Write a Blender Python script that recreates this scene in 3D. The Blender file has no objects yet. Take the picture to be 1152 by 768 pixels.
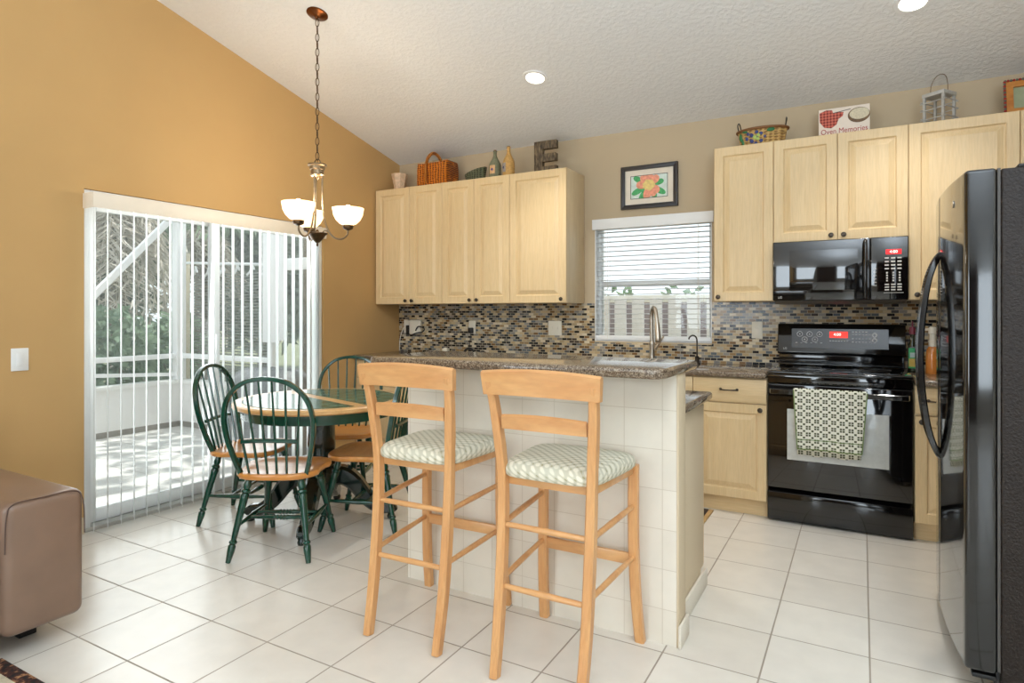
import bpy, bmesh, math, random
from mathutils import Vector, Matrix, Euler
random.seed(7)
C = bpy.context.scene.collection
SC = bpy.context.scene
PI = math.pi
RAD = math.radians

# ------------------------------------------------------------------ camera, sky, lights, exposure
cam_d = bpy.data.cameras.new('camera'); cam = bpy.data.objects.new('camera', cam_d); C.objects.link(cam)
cam.location = (0, 0, 1.27); cam.rotation_euler = (PI/2, 0, RAD(29.33))
cam_d.sensor_width = 36.0; cam_d.lens = 700/1152*36; cam_d.shift_y = -32.5/1152
cam_d.clip_start = 0.05; cam_d.clip_end = 200
SC.camera = cam
SC.view_settings.view_transform = 'Standard'
try: SC.view_settings.look = 'None'
except Exception: pass
SC.view_settings.gamma = 1.0; SC.view_settings.use_curve_mapping = False
SC.view_settings.exposure = 0.3
SC.cycles.use_denoising = True
SC.cycles.caustics_reflective = False; SC.cycles.caustics_refractive = False
SC.cycles.sample_clamp_indirect = 4.0
SC.cycles.max_bounces = 10; SC.cycles.diffuse_bounces = 5; SC.cycles.transparent_max_bounces = 24

SKY_STRENGTH = 1.4
w = bpy.data.worlds.new('sky'); SC.world = w; w.use_nodes = True
bgn = w.node_tree.nodes['Background']; bgn.inputs[0].default_value = (0.86, 0.93, 1.0, 1); bgn.inputs[1].default_value = SKY_STRENGTH

def lamp(name, kind, loc, energy, color=(1, 1, 1), rot=(0, 0, 0), **kw):
    d = bpy.data.lights.new(name, kind); d.energy = energy; d.color = color
    for k, v in kw.items(): setattr(d, k, v)
    o = bpy.data.objects.new(name, d); C.objects.link(o); o.location = loc; o.rotation_euler = rot
    return o
def aim(o, t):
    o.rotation_euler = (Vector(t) - o.location).to_track_quat('-Z', 'Y').to_euler()
sun = lamp('sun', 'SUN', (-2, 8, 12), 4.2, (1, .97, .92), angle=RAD(1.0)); aim(sun, Vector((-2, 8, 12)) - Vector((.10, .36, 1.2)))
# added area fills behind the camera, standing for unseen living room windows
for lx_, wd_, pw_ in ((-2.35, 2.3, 92), (1.75, 1.7, 68)):
    LIV = lamp('living_room_fill_light', 'AREA', (lx_, -3.9, 1.65), pw_, (.78, .90, 1), shape='RECTANGLE', size=wd_, size_y=2.2); aim(LIV, (lx_*.6, 4, 1.5))
# added up-facing fill, with no lamp built there, that washes the vaulted ceiling
UP = lamp('ceiling_wash_fill', 'AREA', (0.7, 0.0, 1.95), 165, (.75, .87, 1), shape='DISK', size=1.0); UP.rotation_euler = (PI, 0, 0)
# daylight entering through the glazed sliding door and the kitchen window
LD = lamp('door_daylight', 'AREA', (-3.98, 2.82, 1.05), 26, (.93, .97, 1), shape='RECTANGLE', size=1.75, size_y=1.75); aim(LD, (0, 2.82, .75))

# ------------------------------------------------------------------ helpers
def srgb(r, g, b):
    f = lambda c: (c/255)/12.92 if c/255 <= .04045 else ((c/255+.055)/1.055)**2.4
    return (f(r), f(g), f(b), 1)

class NT:
    def __init__(s, name):
        s.m = bpy.data.materials.new(name); s.m.use_nodes = True; s.t = s.m.node_tree; s.n = s.t.nodes
        s.bsdf = s.n['Principled BSDF']; s.out = s.n['Material Output']
    def add(s, typ, **kw):
        n = s.n.new(typ)
        for k, v in kw.items():
            if k.startswith('i_'):
                key = k[2:]
                n.inputs[int(key) if key.isdigit() else key.replace('_', ' ')].default_value = v
            else: setattr(n, k, v)
        return n
    def link(s, a, b): s.t.links.new(a, b)
    def coord(s, scale=(1, 1, 1), rot=(0, 0, 0), loc=(0, 0, 0), kind='Object'):
        tc = s.add('ShaderNodeTexCoord'); mp = s.add('ShaderNodeMapping')
        mp.inputs['Scale'].default_value = scale; mp.inputs['Rotation'].default_value = rot; mp.inputs['Location'].default_value = loc
        s.link(tc.outputs[kind], mp.inputs[0]); return mp.outputs[0]
    def ramp(s, fac, stops, interp='LINEAR'):
        r = s.add('ShaderNodeValToRGB'); cr = r.color_ramp; cr.interpolation = interp
        while len(cr.elements) > 1: cr.elements.remove(cr.elements[-1])
        cr.elements[0].position = stops[0][0]; cr.elements[0].color = stops[0][1]
        for p, c in stops[1:]:
            e = cr.elements.new(p); e.color = c
        s.link(fac, r.inputs[0]); return r.outputs[0]
    def mix(s, fac, a, b, blend='MIX'):
        m = s.add('ShaderNodeMix', data_type='RGBA', blend_type=blend)
        for idx, v in ((0, fac), (6, a), (7, b)):
            if hasattr(v, 'links') or hasattr(v, 'is_linked'): s.link(v, m.inputs[idx])
            else: m.inputs[idx].default_value = v
        return m.outputs[2]
    def bump(s, h, strength=.2, dist=.01):
        b = s.add('ShaderNodeBump'); b.inputs['Strength'].default_value = strength; b.inputs['Distance'].default_value = dist
        s.link(h, b.inputs['Height']); s.link(b.outputs[0], s.bsdf.inputs['Normal'])
    def set(s, color=None, rough=None, metal=None, spec=None, coat=None):
        B_ = s.bsdf.inputs
        if color is not None:
            if hasattr(color, 'is_linked'): s.link(color, B_['Base Color'])
            else: B_['Base Color'].default_value = color
        if rough is not None: B_['Roughness'].default_value = rough
        if metal is not None: B_['Metallic'].default_value = metal
        if spec is not None: B_['Specular IOR Level'].default_value = spec
        if coat is not None: B_['Coat Weight'].default_value = coat; B_['Coat Roughness'].default_value = .06
        return s.m

def plain(name, col, rough=.5, metal=0, var=.06, scale=12, spec=None, coat=None, bump=0):
    t = NT(name); nz = t.add('ShaderNodeTexNoise', i_Scale=scale, i_Detail=3.0)
    t.link(t.coord(), nz.inputs['Vector'])
    d = tuple(c*(1-var) for c in col[:3])+(1,); l = tuple(min(1, c*(1+var)) for c in col[:3])+(1,)
    t.set(t.ramp(nz.outputs[0], [(.3, d), (.7, l)]), rough, metal, spec, coat)
    if bump: t.bump(nz.outputs[0], bump, .004)
    return t.m

def wood(name, dark, light, rough=.35, stretch=(14, 14, 1.1), coat=None, scale=3.0, contrast=(.3, .7)):
    t = NT(name); v = t.coord(stretch)
    nz = t.add('ShaderNodeTexNoise', i_Scale=scale, i_Detail=5.0, i_Roughness=.6, i_Distortion=.25); t.link(v, nz.inputs['Vector'])
    n2 = t.add('ShaderNodeTexNoise', i_Scale=scale*5, i_Detail=2.0); t.link(v, n2.inputs['Vector'])
    c = t.ramp(nz.outputs[0], [(contrast[0], dark), (contrast[1], light)])
    c2 = t.ramp(n2.outputs[0], [(.35, (.93, .93, .93, 1)), (.6, (1, 1, 1, 1))])
    t.set(t.mix(1.0, c, c2, 'MULTIPLY'), rough, 0, .4, coat)
    return t.m

def emis(name, col, strength):
    t = NT(name); t.set(col, .5)
    t.bsdf.inputs['Emission Color'].default_value = col; t.bsdf.inputs['Emission Strength'].default_value = strength
    return t.m

class B:
    def __init__(s): s.bm = bmesh.new(); s.mi = 0; s.xf = None
    def _mark(s): return len(s.bm.verts), len(s.bm.faces)
    def _done(s, mk):
        s.bm.verts.ensure_lookup_table(); s.bm.faces.ensure_lookup_table()
        if s.xf is not None:
            for v in s.bm.verts[mk[0]:]: v.co = s.xf @ v.co
        for f in s.bm.faces[mk[1]:]: f.material_index = s.mi
    def box(s, x0, x1, y0, y1, z0, z1, bev=0, seg=2):
        t = bmesh.new(); bmesh.ops.create_cube(t, size=1)
        for v in t.verts: v.co = Vector(((x0+x1)/2+v.co.x*(x1-x0), (y0+y1)/2+v.co.y*(y1-y0), (z0+z1)/2+v.co.z*(z1-z0)))
        if bev: bmesh.ops.bevel(t, geom=list(t.edges), offset=bev, segments=seg, profile=.5, affect='EDGES', clamp_overlap=True)
        return s._merge(t)
    def _merge(s, t):
        mk = s._mark(); mp = {}
        for v in t.verts: mp[v] = s.bm.verts.new(v.co)
        for f in t.faces:
            try: s.bm.faces.new([mp[v] for v in f.verts])
            except ValueError: pass
        t.free(); s._done(mk); return s
    def prism(s, poly, axis, a0, a1, bev=0, seg=2):
        t = bmesh.new()
        def P(p, a):
            return {'x': Vector((a, p[0], p[1])), 'y': Vector((p[0], a, p[1])), 'z': Vector((p[0], p[1], a))}[axis]
        lo = [t.verts.new(P(p, a0)) for p in poly]; hi = [t.verts.new(P(p, a1)) for p in poly]
        t.faces.new(lo); t.faces.new(list(reversed(hi)))
        n = len(poly)
        for i in range(n): t.faces.new([lo[(i+1) % n], lo[i], hi[i], hi[(i+1) % n]])
        bmesh.ops.recalc_face_normals(t, faces=list(t.faces))
        if bev:
            ed = [e for e in t.edges if e.calc_face_angle(0) > .6]
            bmesh.ops.bevel(t, geom=ed, offset=bev, segments=seg, profile=.5, affect='EDGES', clamp_overlap=True)
        return s._merge(t)
    def tube(s, pts, r, seg=8, closed=False, flat=None, up=None, cap=True):
        """sweep; r number or list; flat=(a,b) gives an a x b rectangle with slightly rounded corners instead of a circle"""
        pts = [Vector(p) for p in pts]; n = len(pts); mk = s._mark()
        rs = r if isinstance(r, (list, tuple)) else [r]*n
        tang = []
        for i in range(n):
            if closed: d = pts[(i+1) % n]-pts[i-1]
            else: d = pts[min(i+1, n-1)]-pts[max(i-1, 0)]
            tang.append(d.normalized())
        u = Vector(up) if up else (Vector((0, 0, 1)) if abs(tang[0].z) < .9 else Vector((1, 0, 0)))
        rings = []
        for i in range(n):
            t_ = tang[i]
            u = (u-t_*u.dot(t_)); u.normalize()
            if up:
                u = (Vector(up)-t_*Vector(up).dot(t_)).normalized()
            v_ = t_.cross(u)
            ring = []
            if flat:
                a, b = flat[0]/2*rs[i], flat[1]/2*rs[i]; c = min(a, b)*.35
                q = [(a, b-c), (a-c, b), (-a+c, b), (-a, b-c), (-a, -b+c), (-a+c, -b), (a-c, -b), (a, -b+c)]
                for (p1, p2) in q: ring.append(s.bm.verts.new(pts[i]+u*p1+v_*p2))
            else:
                for k in range(seg):
                    an = 2*PI*k/seg; ring.append(s.bm.verts.new(pts[i]+u*(math.cos(an)*rs[i])+v_*(math.sin(an)*rs[i])))
            rings.append(ring)
        m = len(rings[0])
        for i in range(n if closed else n-1):
            A, D = rings[i], rings[(i+1) % n]
            for k in range(m): s.bm.faces.new([A[k], A[(k+1) % m], D[(k+1) % m], D[k]])
        if cap and not closed:
            s.bm.faces.new(list(reversed(rings[0]))); s.bm.faces.new(rings[-1])
        s._done(mk); return s
    def lathe(s, prof, c=(0, 0, 0), seg=24, axis=None, cap=True):
        """prof [(r,h)] about axis (default +z) at c"""
        mk = s._mark(); q = Vector((0, 0, 1)).rotation_difference(Vector(axis).normalized()) if axis else None
        rings = []
        for r, h in prof:
            ring = []
            for k in range(seg):
                p = Vector((r*math.cos(2*PI*k/seg), r*math.sin(2*PI*k/seg), h))
                if q: p = q @ p
                ring.append(s.bm.verts.new(p+Vector(c)))
            rings.append(ring)
        for a, b in zip(rings, rings[1:]):
            for k in range(seg): s.bm.faces.new([a[k], a[(k+1) % seg], b[(k+1) % seg], b[k]])
        if cap:
            s.bm.faces.new(list(reversed(rings[0]))); s.bm.faces.new(rings[-1])
        s._done(mk); return s
    def turned(s, p0, p1, prof, seg=12):
        p0 = Vector(p0); p1 = Vector(p1); L = (p1-p0).length
        return s.lathe([(r, t*L) for t, r in prof], p0, seg, p1-p0)
    def ball(s, c, r, sc=(1, 1, 1), seg=16):
        n = seg//2
        prof = [(max(1e-4, math.sin(PI*i/n))*r, -math.cos(PI*i/n)*r) for i in range(n+1)]
        old = s.xf; base = Matrix.Translation(Vector(c)) @ Matrix.Diagonal((*sc, 1))
        s.xf = (old @ base) if old is not None else base
        s.lathe(prof, (0, 0, 0), seg); s.xf = old; return s
    def quad(s, a, b, c, d):
        mk = s._mark(); s.bm.faces.new([s.bm.verts.new(Vector(p)) for p in (a, b, c, d)]); s._done(mk); return s
    def door(s, x0, x1, z0, z1, yf, t=.02, border=.055):
        """raised-panel door facing -y with front at yf"""
        mk = s._mark(); rings = []
        for ins, dep in ((0, t), (0, .003), (.003, 0), (border, 0), (border+.007, .011), (border+.012, .011), (border+.042, .0005)):
            rings.append([s.bm.verts.new(Vector(p)) for p in ((x0+ins, yf+dep, z0+ins), (x1-ins, yf+dep, z0+ins), (x1-ins, yf+dep, z1-ins), (x0+ins, yf+dep, z1-ins))])
        for a, b in zip(rings, rings[1:]):
            for k in range(4): s.bm.faces.new([a[k], a[(k+1) % 4], b[(k+1) % 4], b[k]])
        s.bm.faces.new(rings[-1]); s.bm.faces.new(list(reversed(rings[0])))
        s._done(mk); return s
    def build(s, name, mats, parent=None, world=True, origin=None, smooth=38):
        if name == 'door': smooth = 8
        bmesh.ops.recalc_face_normals(s.bm, faces=list(s.bm.faces))
        me = bpy.data.meshes.new(name)
        loc = Vector((0, 0, 0))
        if parent is None:
            if origin is not None: loc = Vector(origin)
            else:
                xs = [v.co for v in s.bm.verts]
                mn = Vector([min(p[i] for p in xs) for i in range(3)]); mx = Vector([max(p[i] for p in xs) for i in range(3)])
                loc = Vector(((mn.x+mx.x)/2, (mn.y+mx.y)/2, mn.z))
            for v in s.bm.verts: v.co -= loc
        elif world:
            M = Matrix.Identity(4); p = parent
            while p is not None: M = p.matrix_basis @ M; p = p.parent
            s.bm.transform(M.inverted())
        s.bm.to_mesh(me); s.bm.free()
        me.polygons.foreach_set('use_smooth', [True]*len(me.polygons)); me.set_sharp_from_angle(angle=RAD(smooth))
        for m in (mats if isinstance(mats, (list, tuple)) else [mats]): me.materials.append(m)
        o = bpy.data.objects.new(name, me); C.objects.link(o)
        o.parent = parent; o.location = loc
        return o

def tag(o, label, cat, group=None):
    o['label'] = label; o['category'] = cat
    if group: o['group'] = group
    return o
def thing(name, label, cat, loc=(0, 0, 0), rotz=0, group=None):
    o = bpy.data.objects.new(name, None); C.objects.link(o); o.empty_display_size = .1
    o.location = loc; o.rotation_euler = (0, 0, rotz); return tag(o, label, cat, group)
def struct(o): o['kind'] = 'structure'; return o
def dup(root, loc, rotz, label, group=None):
    def cp(o, par):
        c = o.copy(); C.objects.link(c); c.parent = par
        for ch in [x for x in bpy.data.objects if x.parent == o]: cp(ch, c)
        return c
    kids = [x for x in bpy.data.objects if x.parent == root]
    r = root.copy(); C.objects.link(r); r.location = loc; r.rotation_euler = (0, 0, rotz); r['label'] = label
    if group: r['group'] = group
    for k in kids: cp(k, r)
    return r
def text(name, s, size, mat, loc, rot, parent, extrude=.0006, align='CENTER', sx=1):
    cu = bpy.data.curves.new(name, 'FONT'); cu.body = s; cu.size = size; cu.extrude = extrude; cu.align_x = align; cu.align_y = 'CENTER'
    tmp = bpy.data.objects.new(name+'_tmp', cu); C.objects.link(tmp)
    dg = bpy.context.evaluated_depsgraph_get(); me = bpy.data.meshes.new_from_object(tmp.evaluated_get(dg))
    bpy.data.objects.remove(tmp); bpy.data.curves.remove(cu)
    M = Matrix.Translation(Vector(loc)) @ Euler(rot).to_matrix().to_4x4() @ Matrix.Diagonal((sx, 1, 1, 1))
    P = Matrix.Identity(4); p = parent
    while p is not None: P = p.matrix_basis @ P; p = p.parent
    me.transform(P.inverted() @ M)
    me.materials.clear(); me.materials.append(mat)
    o = bpy.data.objects.new(name, me); C.objects.link(o); o.parent = parent; return o
def arc(c, r, a0, a1, n, plane='xz'):
    out = []
    for i in range(n+1):
        a = a0+(a1-a0)*i/n; p, q = r*math.cos(a), r*math.sin(a)
        out.append({'xz': (c[0]+p, c[1], c[2]+q), 'yz': (c[0], c[1]+p, c[2]+q), 'xy': (c[0]+p, c[1]+q, c[2])}[plane])
    return out
def smooth_path(pts, n=6):
    P = [Vector(p) for p in pts]; out = []
    for i in range(len(P)-1):
        p0 = P[max(i-1, 0)]; p1 = P[i]; p2 = P[i+1]; p3 = P[min(i+2, len(P)-1)]
        for k in range(n):
            t = k/n
            out.append(.5*((2*p1)+(p2-p0)*t+(2*p0-5*p1+4*p2-p3)*t*t+(3*p1-p0-3*p2+p3)*t**3))
    out.append(P[-1]); return out

# ------------------------------------------------------------------ materials
def wall_mat(name, col):
    t = NT(name); nz = t.add('ShaderNodeTexNoise', i_Scale=2.2, i_Detail=4.0); t.link(t.coord(), nz.inputs['Vector'])
    d = tuple(c*.975 for c in col[:3])+(1,); l = tuple(min(1, c*1.025) for c in col[:3])+(1,)
    n2 = t.add('ShaderNodeTexNoise', i_Scale=160.0, i_Detail=2.0); t.link(t.coord(), n2.inputs['Vector'])
    t.set(t.ramp(nz.outputs[0], [(.3, d), (.7, l)]), .75, 0, .25); t.bump(n2.outputs[0], .08, .002); return t.m
M_TAN = wall_mat('tan_wall_paint', srgb(200, 162, 108))
M_PALE = wall_mat('pale_living_room_paint', srgb(206, 202, 194))
M_TAUPE = wall_mat('taupe_wall_paint', srgb(190, 171, 142))
M_CREAM = wall_mat('cream_baseboard', srgb(224, 216, 200))
M_BEIGE = wall_mat('beige_trim_paint', srgb(214, 196, 166))
def ceil_mat():
    t = NT('knockdown_ceiling'); v = t.coord()
    nz = t.add('ShaderNodeTexNoise', i_Scale=38.0, i_Detail=3.0, i_Roughness=.55); t.link(v, nz.inputs['Vector'])
    h = t.ramp(nz.outputs[0], [(.42, (0, 0, 0, 1)), (.58, (1, 1, 1, 1))])
    t.set(t.mix(nz.outputs[0], srgb(234, 234, 233), srgb(242, 242, 241)), .85, 0, .2); t.bump(h, .3, .005); return t.m
M_CEIL = ceil_mat()
def tile_mat(name, pitch, mortar, off, plane, c1, c2, cm, rough, bump=.3, cvar=None):
    """square tile grid; plane 'xy','xz' picks the coordinates"""
    t = NT(name); tc = t.add('ShaderNodeTexCoord'); sp = t.add('ShaderNodeSeparateXYZ'); cb = t.add('ShaderNodeCombineXYZ')
    t.link(tc.outputs['Object'], sp.inputs[0])
    src = {'xy': (0, 1), 'xz': (0, 2), 'yz': (1, 2)}[plane]
    for k in range(2):
        a = t.add('ShaderNodeMath', operation='ADD'); a.inputs[1].default_value = -off[k]+pitch*40; t.link(sp.outputs[src[k]], a.inputs[0]); t.link(a.outputs[0], cb.inputs[k])
    br = t.add('ShaderNodeTexBrick', offset=0.0, offset_frequency=1, squash=1.0, i_Scale=1.0)
    br.inputs['Brick Width'].default_value = pitch; br.inputs['Row Height'].default_value = pitch
    br.inputs['Mortar Size'].default_value = mortar; br.inputs['Mortar Smooth'].default_value = .25; br.inputs['Bias'].default_value = 0
    br.inputs['Color1'].default_value = c1; br.inputs['Color2'].default_value = c2; br.inputs['Mortar'].default_value = cm
    t.link(cb.outputs[0], br.inputs['Vector'])
    nz = t.add('ShaderNodeTexNoise', i_Scale=9.0, i_Detail=5.0); t.link(tc.outputs['Object'], nz.inputs['Vector'])
    cl = t.ramp(nz.outputs[0], [(.3, (.94, .94, .94, 1)), (.7, (1, 1, 1, 1))])
    t.set(t.mix(1.0, br.outputs[0], cl, 'MULTIPLY'), rough, 0, .5)
    rr = t.add('ShaderNodeMapRange'); t.link(br.outputs['Fac'], rr.inputs[0]); rr.inputs[3].default_value = rough; rr.inputs[4].default_value = .8
    t.link(rr.outputs[0], t.bsdf.inputs['Roughness'])
    inv = t.add('ShaderNodeMath', operation='SUBTRACT'); inv.inputs[0].default_value = 1; t.link(br.outputs['Fac'], inv.inputs[1])
    t.bump(inv.outputs[0], bump, .003); return t.m
M_FLOOR = tile_mat('cream_floor_tile', .3375, .0036, (.026, 1.292), 'xy', srgb(229, 223, 212), srgb(222, 215, 203), srgb(160, 150, 136), .24)
M_WTILE = tile_mat('cream_wall_tile', .1525, .0016, (-.666, .134), 'xz', srgb(232, 225, 211), srgb(227, 219, 204), srgb(206, 196, 178), .22, .2)
def mosaic():
    t = NT('glass_mosaic'); tc = t.add('ShaderNodeTexCoord'); sp = t.add('ShaderNodeSeparateXYZ'); cb = t.add('ShaderNodeCombineXYZ')
    t.link(tc.outputs['Object'], sp.inputs[0])
    for k, s_ in enumerate((0, 2)):
        a = t.add('ShaderNodeMath', operation='ADD'); a.inputs[1].default_value = 8.0; t.link(sp.outputs[s_], a.inputs[0]); t.link(a.outputs[0], cb.inputs[k])
    br = t.add('ShaderNodeTexBrick', offset=.5, offset_frequency=2, i_Scale=1.0)
    br.inputs['Brick Width'].default_value = .0445; br.inputs['Row Height'].default_value = .0205
    br.inputs['Mortar Size'].default_value = .0016; br.inputs['Mortar Smooth'].default_value = .1
    br.inputs['Color1'].default_value = (0, 0, 0, 1); br.inputs['Color2'].default_value = (1, 1, 1, 1); br.inputs['Mortar'].default_value = (0, 0, 0, 1)
    t.link(cb.outputs[0], br.inputs['Vector'])
    bw = t.add('ShaderNodeRGBToBW'); t.link(br.outputs[0], bw.inputs[0])
    pal = [srgb(24, 21, 20), srgb(186, 160, 120), srgb(126, 120, 112), srgb(206, 186, 150), srgb(38, 34, 34), srgb(152, 122, 82), srgb(92, 88, 86), srgb(178, 166, 146),
           srgb(66, 56, 50), srgb(194, 170, 132), srgb(150, 144, 136), srgb(122, 90, 54), srgb(22, 24, 28), srgb(172, 150, 116), srgb(98, 104, 108), srgb(214, 198, 168)]
    col = t.ramp(bw.outputs[0], [(i/len(pal), c) for i, c in enumerate(pal)], 'CONSTANT')
    t.set(t.mix(br.outputs['Fac'], col, srgb(192, 178, 152)), .16, 0, .4)
    inv = t.add('ShaderNodeMath', operation='SUBTRACT'); inv.inputs[0].default_value = 1; t.link(br.outputs['Fac'], inv.inputs[1])
    t.bump(inv.outputs[0], .25, .002); return t.m
M_MOSAIC = mosaic()
def granite():
    t = NT('brown_granite'); v = t.coord()
    vo = t.add('ShaderNodeTexVoronoi', i_Scale=260.0); t.link(v, vo.inputs['Vector'])
    nz = t.add('ShaderNodeTexNoise', i_Scale=90.0, i_Detail=4.0); t.link(v, nz.inputs['Vector'])
    bw = t.add('ShaderNodeRGBToBW'); t.link(vo.outputs['Color'], bw.inputs[0])
    c = t.ramp(bw.outputs[0], [(0, srgb(50, 40, 34)), (.3, srgb(104, 86, 70)), (.55, srgb(138, 120, 100)), (.8, srgb(170, 154, 132))])
    c2 = t.ramp(nz.outputs[0], [(.35, (.62, .6, .58, 1)), (.65, (1, 1, 1, 1))])
    t.set(t.mix(1.0, c, c2, 'MULTIPLY'), .08, 0, .5); return t.m
M_GRANITE = granite()
M_MAPLE = wood('light_maple', srgb(222, 192, 144), srgb(229, 202, 157), .38, (16, 16, .9))
M_MAPLE_H = wood('light_maple_drawer', srgb(222, 192, 144), srgb(229, 202, 157), .38, (.9, 16, 16))
M_MAPLE_SIDE = wood('cabinet_side_laminate', srgb(214, 190, 150), srgb(224, 202, 164), .32, (10, 10, .8))
M_BEECH = wood('beech_stool_wood', srgb(204, 146, 92), srgb(222, 170, 114), .34, (9, 9, .9), coat=.15)
M_BEECH_H = wood('beech_rail_wood', srgb(204, 146, 92), srgb(224, 174, 118), .32, (1.3, 7, 5), coat=.2, scale=2.4)
M_HONEY = wood('honey_seat_wood', srgb(200, 128, 58), srgb(222, 156, 82), .28, (2, 9, 9), coat=.3)
M_RIM = wood('pale_table_rim_wood', srgb(208, 158, 100), srgb(226, 182, 124), .28, (3, 7, 9), coat=.25)
M_GREEN = plain('dark_green_paint', srgb(8, 62, 46), .2, 0, .12, 20, coat=.5)
M_DGREEN = plain('black_green_paint', srgb(8, 30, 26), .16, 0, .1, 20, coat=.5)
M_BLACK = plain('black_gloss_enamel', srgb(14, 13, 13), .09, 0, .05, 8, coat=.6)
M_BLACKGLASS = plain('black_glass', srgb(10, 9, 10), .03, 0, .03, 5, coat=1)
M_BLACKMATTE = plain('black_plastic', srgb(22, 21, 21), .45, 0, .1, 30)
M_OVENGLASS = plain('oven_window_glass', srgb(204, 206, 202), .06, 0, .06, 40, coat=1)  # pale base colour carries the lit floor's reflection in the oven glass
def fridge_side():
    t = NT('black_textured_steel'); nz = t.add('ShaderNodeTexNoise', i_Scale=130.0, i_Detail=2.0); t.link(t.coord(), nz.inputs['Vector'])
    t.set(srgb(34, 26, 21), .38, 0, .3); t.bump(nz.outputs[0], .9, .004); return t.m
M_FRSIDE = fridge_side()
M_BRONZE = plain('aged_bronze', srgb(92, 70, 48), .35, .85, .25, 40)
M_DKNOB = plain('dark_pewter', srgb(70, 62, 54), .35, .8, .15, 60)
M_NICKEL = plain('brushed_nickel', srgb(190, 180, 166), .28, .95, .05, 40)
M_CHAMP = plain('antique_nickel', srgb(132, 114, 90), .34, .85, .15, 40)
M_WHITE = plain('white_vinyl', srgb(238, 238, 236), .4, 0, .015, 10)
M_IVORY = plain('ivory_plastic', srgb(232, 224, 206), .4, 0, .015, 10)
M_WARMWHITE = plain('warm_white_valance', srgb(236, 224, 206), .45, 0, .02, 10)
M_LEATHER = plain('brown_leather', srgb(130, 104, 86), .3, 0, .09, 6, bump=.05)
M_CORD = plain('white_cord', srgb(226, 220, 208), .5)
def slat_mat(name, col, tr=.35):
    t = NT(name); t.set(col, .5); td = t.add('ShaderNodeBsdfTranslucent'); td.inputs[0].default_value = col
    mx = t.add('ShaderNodeMixShader'); mx.inputs[0].default_value = tr
    nz = t.add('ShaderNodeTexNoise', i_Scale=30.0); t.link(t.coord(), nz.inputs['Vector']); t.bump(nz.outputs[0], .03, .002)
    t.link(t.bsdf.outputs[0], mx.inputs[1]); t.link(td.outputs[0], mx.inputs[2]); t.link(mx.outputs[0], t.out.inputs[0]); return t.m
M_VSLAT = slat_mat('translucent_vinyl_slat', srgb(236, 238, 236))
M_HSLAT = slat_mat('white_blind_slat', srgb(244, 245, 244), .6)
def glass_mat():
    t = NT('clear_pane'); gl = t.add('ShaderNodeBsdfGlossy'); gl.inputs['Roughness'].default_value = .01
    tr = t.add('ShaderNodeBsdfTransparent'); tr.inputs[0].default_value = (.95, .97, .96, 1)
    fr = t.add('ShaderNodeFresnel'); fr.inputs[0].default_value = 1.35; mx = t.add('ShaderNodeMixShader')
    t.link(fr.outputs[0], mx.inputs[0]); t.link(tr.outputs[0], mx.inputs[1]); t.link(gl.outputs[0], mx.inputs[2]); t.link(mx.outputs[0], t.out.inputs[0]); return t.m
M_GLASS = glass_mat()
def screen_mat():
    t = NT('insect_screen'); df = t.add('ShaderNodeBsdfDiffuse'); df.inputs[0].default_value = srgb(190, 194, 194)
    tl = t.add('ShaderNodeBsdfTranslucent'); tl.inputs[0].default_value = srgb(200, 206, 206)
    tr = t.add('ShaderNodeBsdfTransparent'); m1 = t.add('ShaderNodeMixShader'); m2 = t.add('ShaderNodeMixShader')
    m1.inputs[0].default_value = .5; m2.inputs[0].default_value = .2
    t.link(df.outputs[0], m1.inputs[1]); t.link(tl.outputs[0], m1.inputs[2]); t.link(tr.outputs[0], m2.inputs[1]); t.link(m1.outputs[0], m2.inputs[2]); t.link(m2.outputs[0], t.out.inputs[0]); return t.m
M_SCREEN = screen_mat()

# ------------------------------------------------------------------ room shell
XL, YB, XR = -3.9, 4.72, 1.12
ZB, SL, YR = 2.695, .234, 0.2
def zc(y): return ZB+SL*(YB-y) if y > YR else ZB+SL*(YB-YR)-.3*(YR-y)
def st(name, b, m, parent=None):
    o = b.build(name, m, parent, origin=(0, 0, 0)); return struct(o) if parent is None else o
st('floor', B().box(XL-.15, 2.95, -4.15, YB+.15, -.12, 0), M_FLOOR)
b = B(); T = .14
b.prism([(-4.0, zc(-4.0)), (YR, zc(YR)), (YB+.14, zc(YB)-SL*.14), (YB+.14, zc(YB)+T), (YR, zc(YR)+T), (-4.0, zc(-4)+T)], 'x', XL-.14, 2.94)
st('ceiling', b, M_CEIL)
DY0, DY1, DZ = 1.915, 3.735, 1.985
b = B()
b.prism([(-4.0, 0), (DY0, 0), (DY0, zc(DY0)), (YR, zc(YR)), (-4.0, zc(-4))], 'x', XL-.14, XL)
b.prism([(DY1, 0), (YB, 0), (YB, zc(YB)), (DY1, zc(DY1))], 'x', XL-.14, XL)
b.prism([(DY0, DZ), (DY1, DZ), (DY1, zc(DY1)), (DY0, zc(DY0))], 'x', XL-.14, XL)
st('wall_left', b, M_TAN)
WX0, WX1, WZ0, WZ1 = -1.882, -.962, 1.042, 1.985
b = B(); zt = zc(YB)
b.box(XL-.14, WX0, YB, YB+.14, 0, zt).box(WX1, 1.26, YB, YB+.14, 0, zt).box(WX0, WX1, YB, YB+.14, 0, WZ0).box(WX0, WX1, YB, YB+.14, WZ1, zt)
st('wall_back', b, M_TAUPE)
b = B(); b.prism([(2.42, 0), (YB, 0), (YB, zc(YB)), (2.42, zc(2.42))], 'x', XR, XR+.14); st('wall_right', b, M_TAUPE)
b = B(); b.box(XR+.14, 2.94, 2.42, 2.56, 0, zc(2.56)); st('wall_return', b, M_PALE)
b = B(); b.prism([(-4.0, 0), (2.42, 0), (2.42, zc(2.42)), (YR, zc(YR)), (-4.0, zc(-4))], 'x', 2.8, 2.94); st('wall_living', b, M_PALE)
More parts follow.
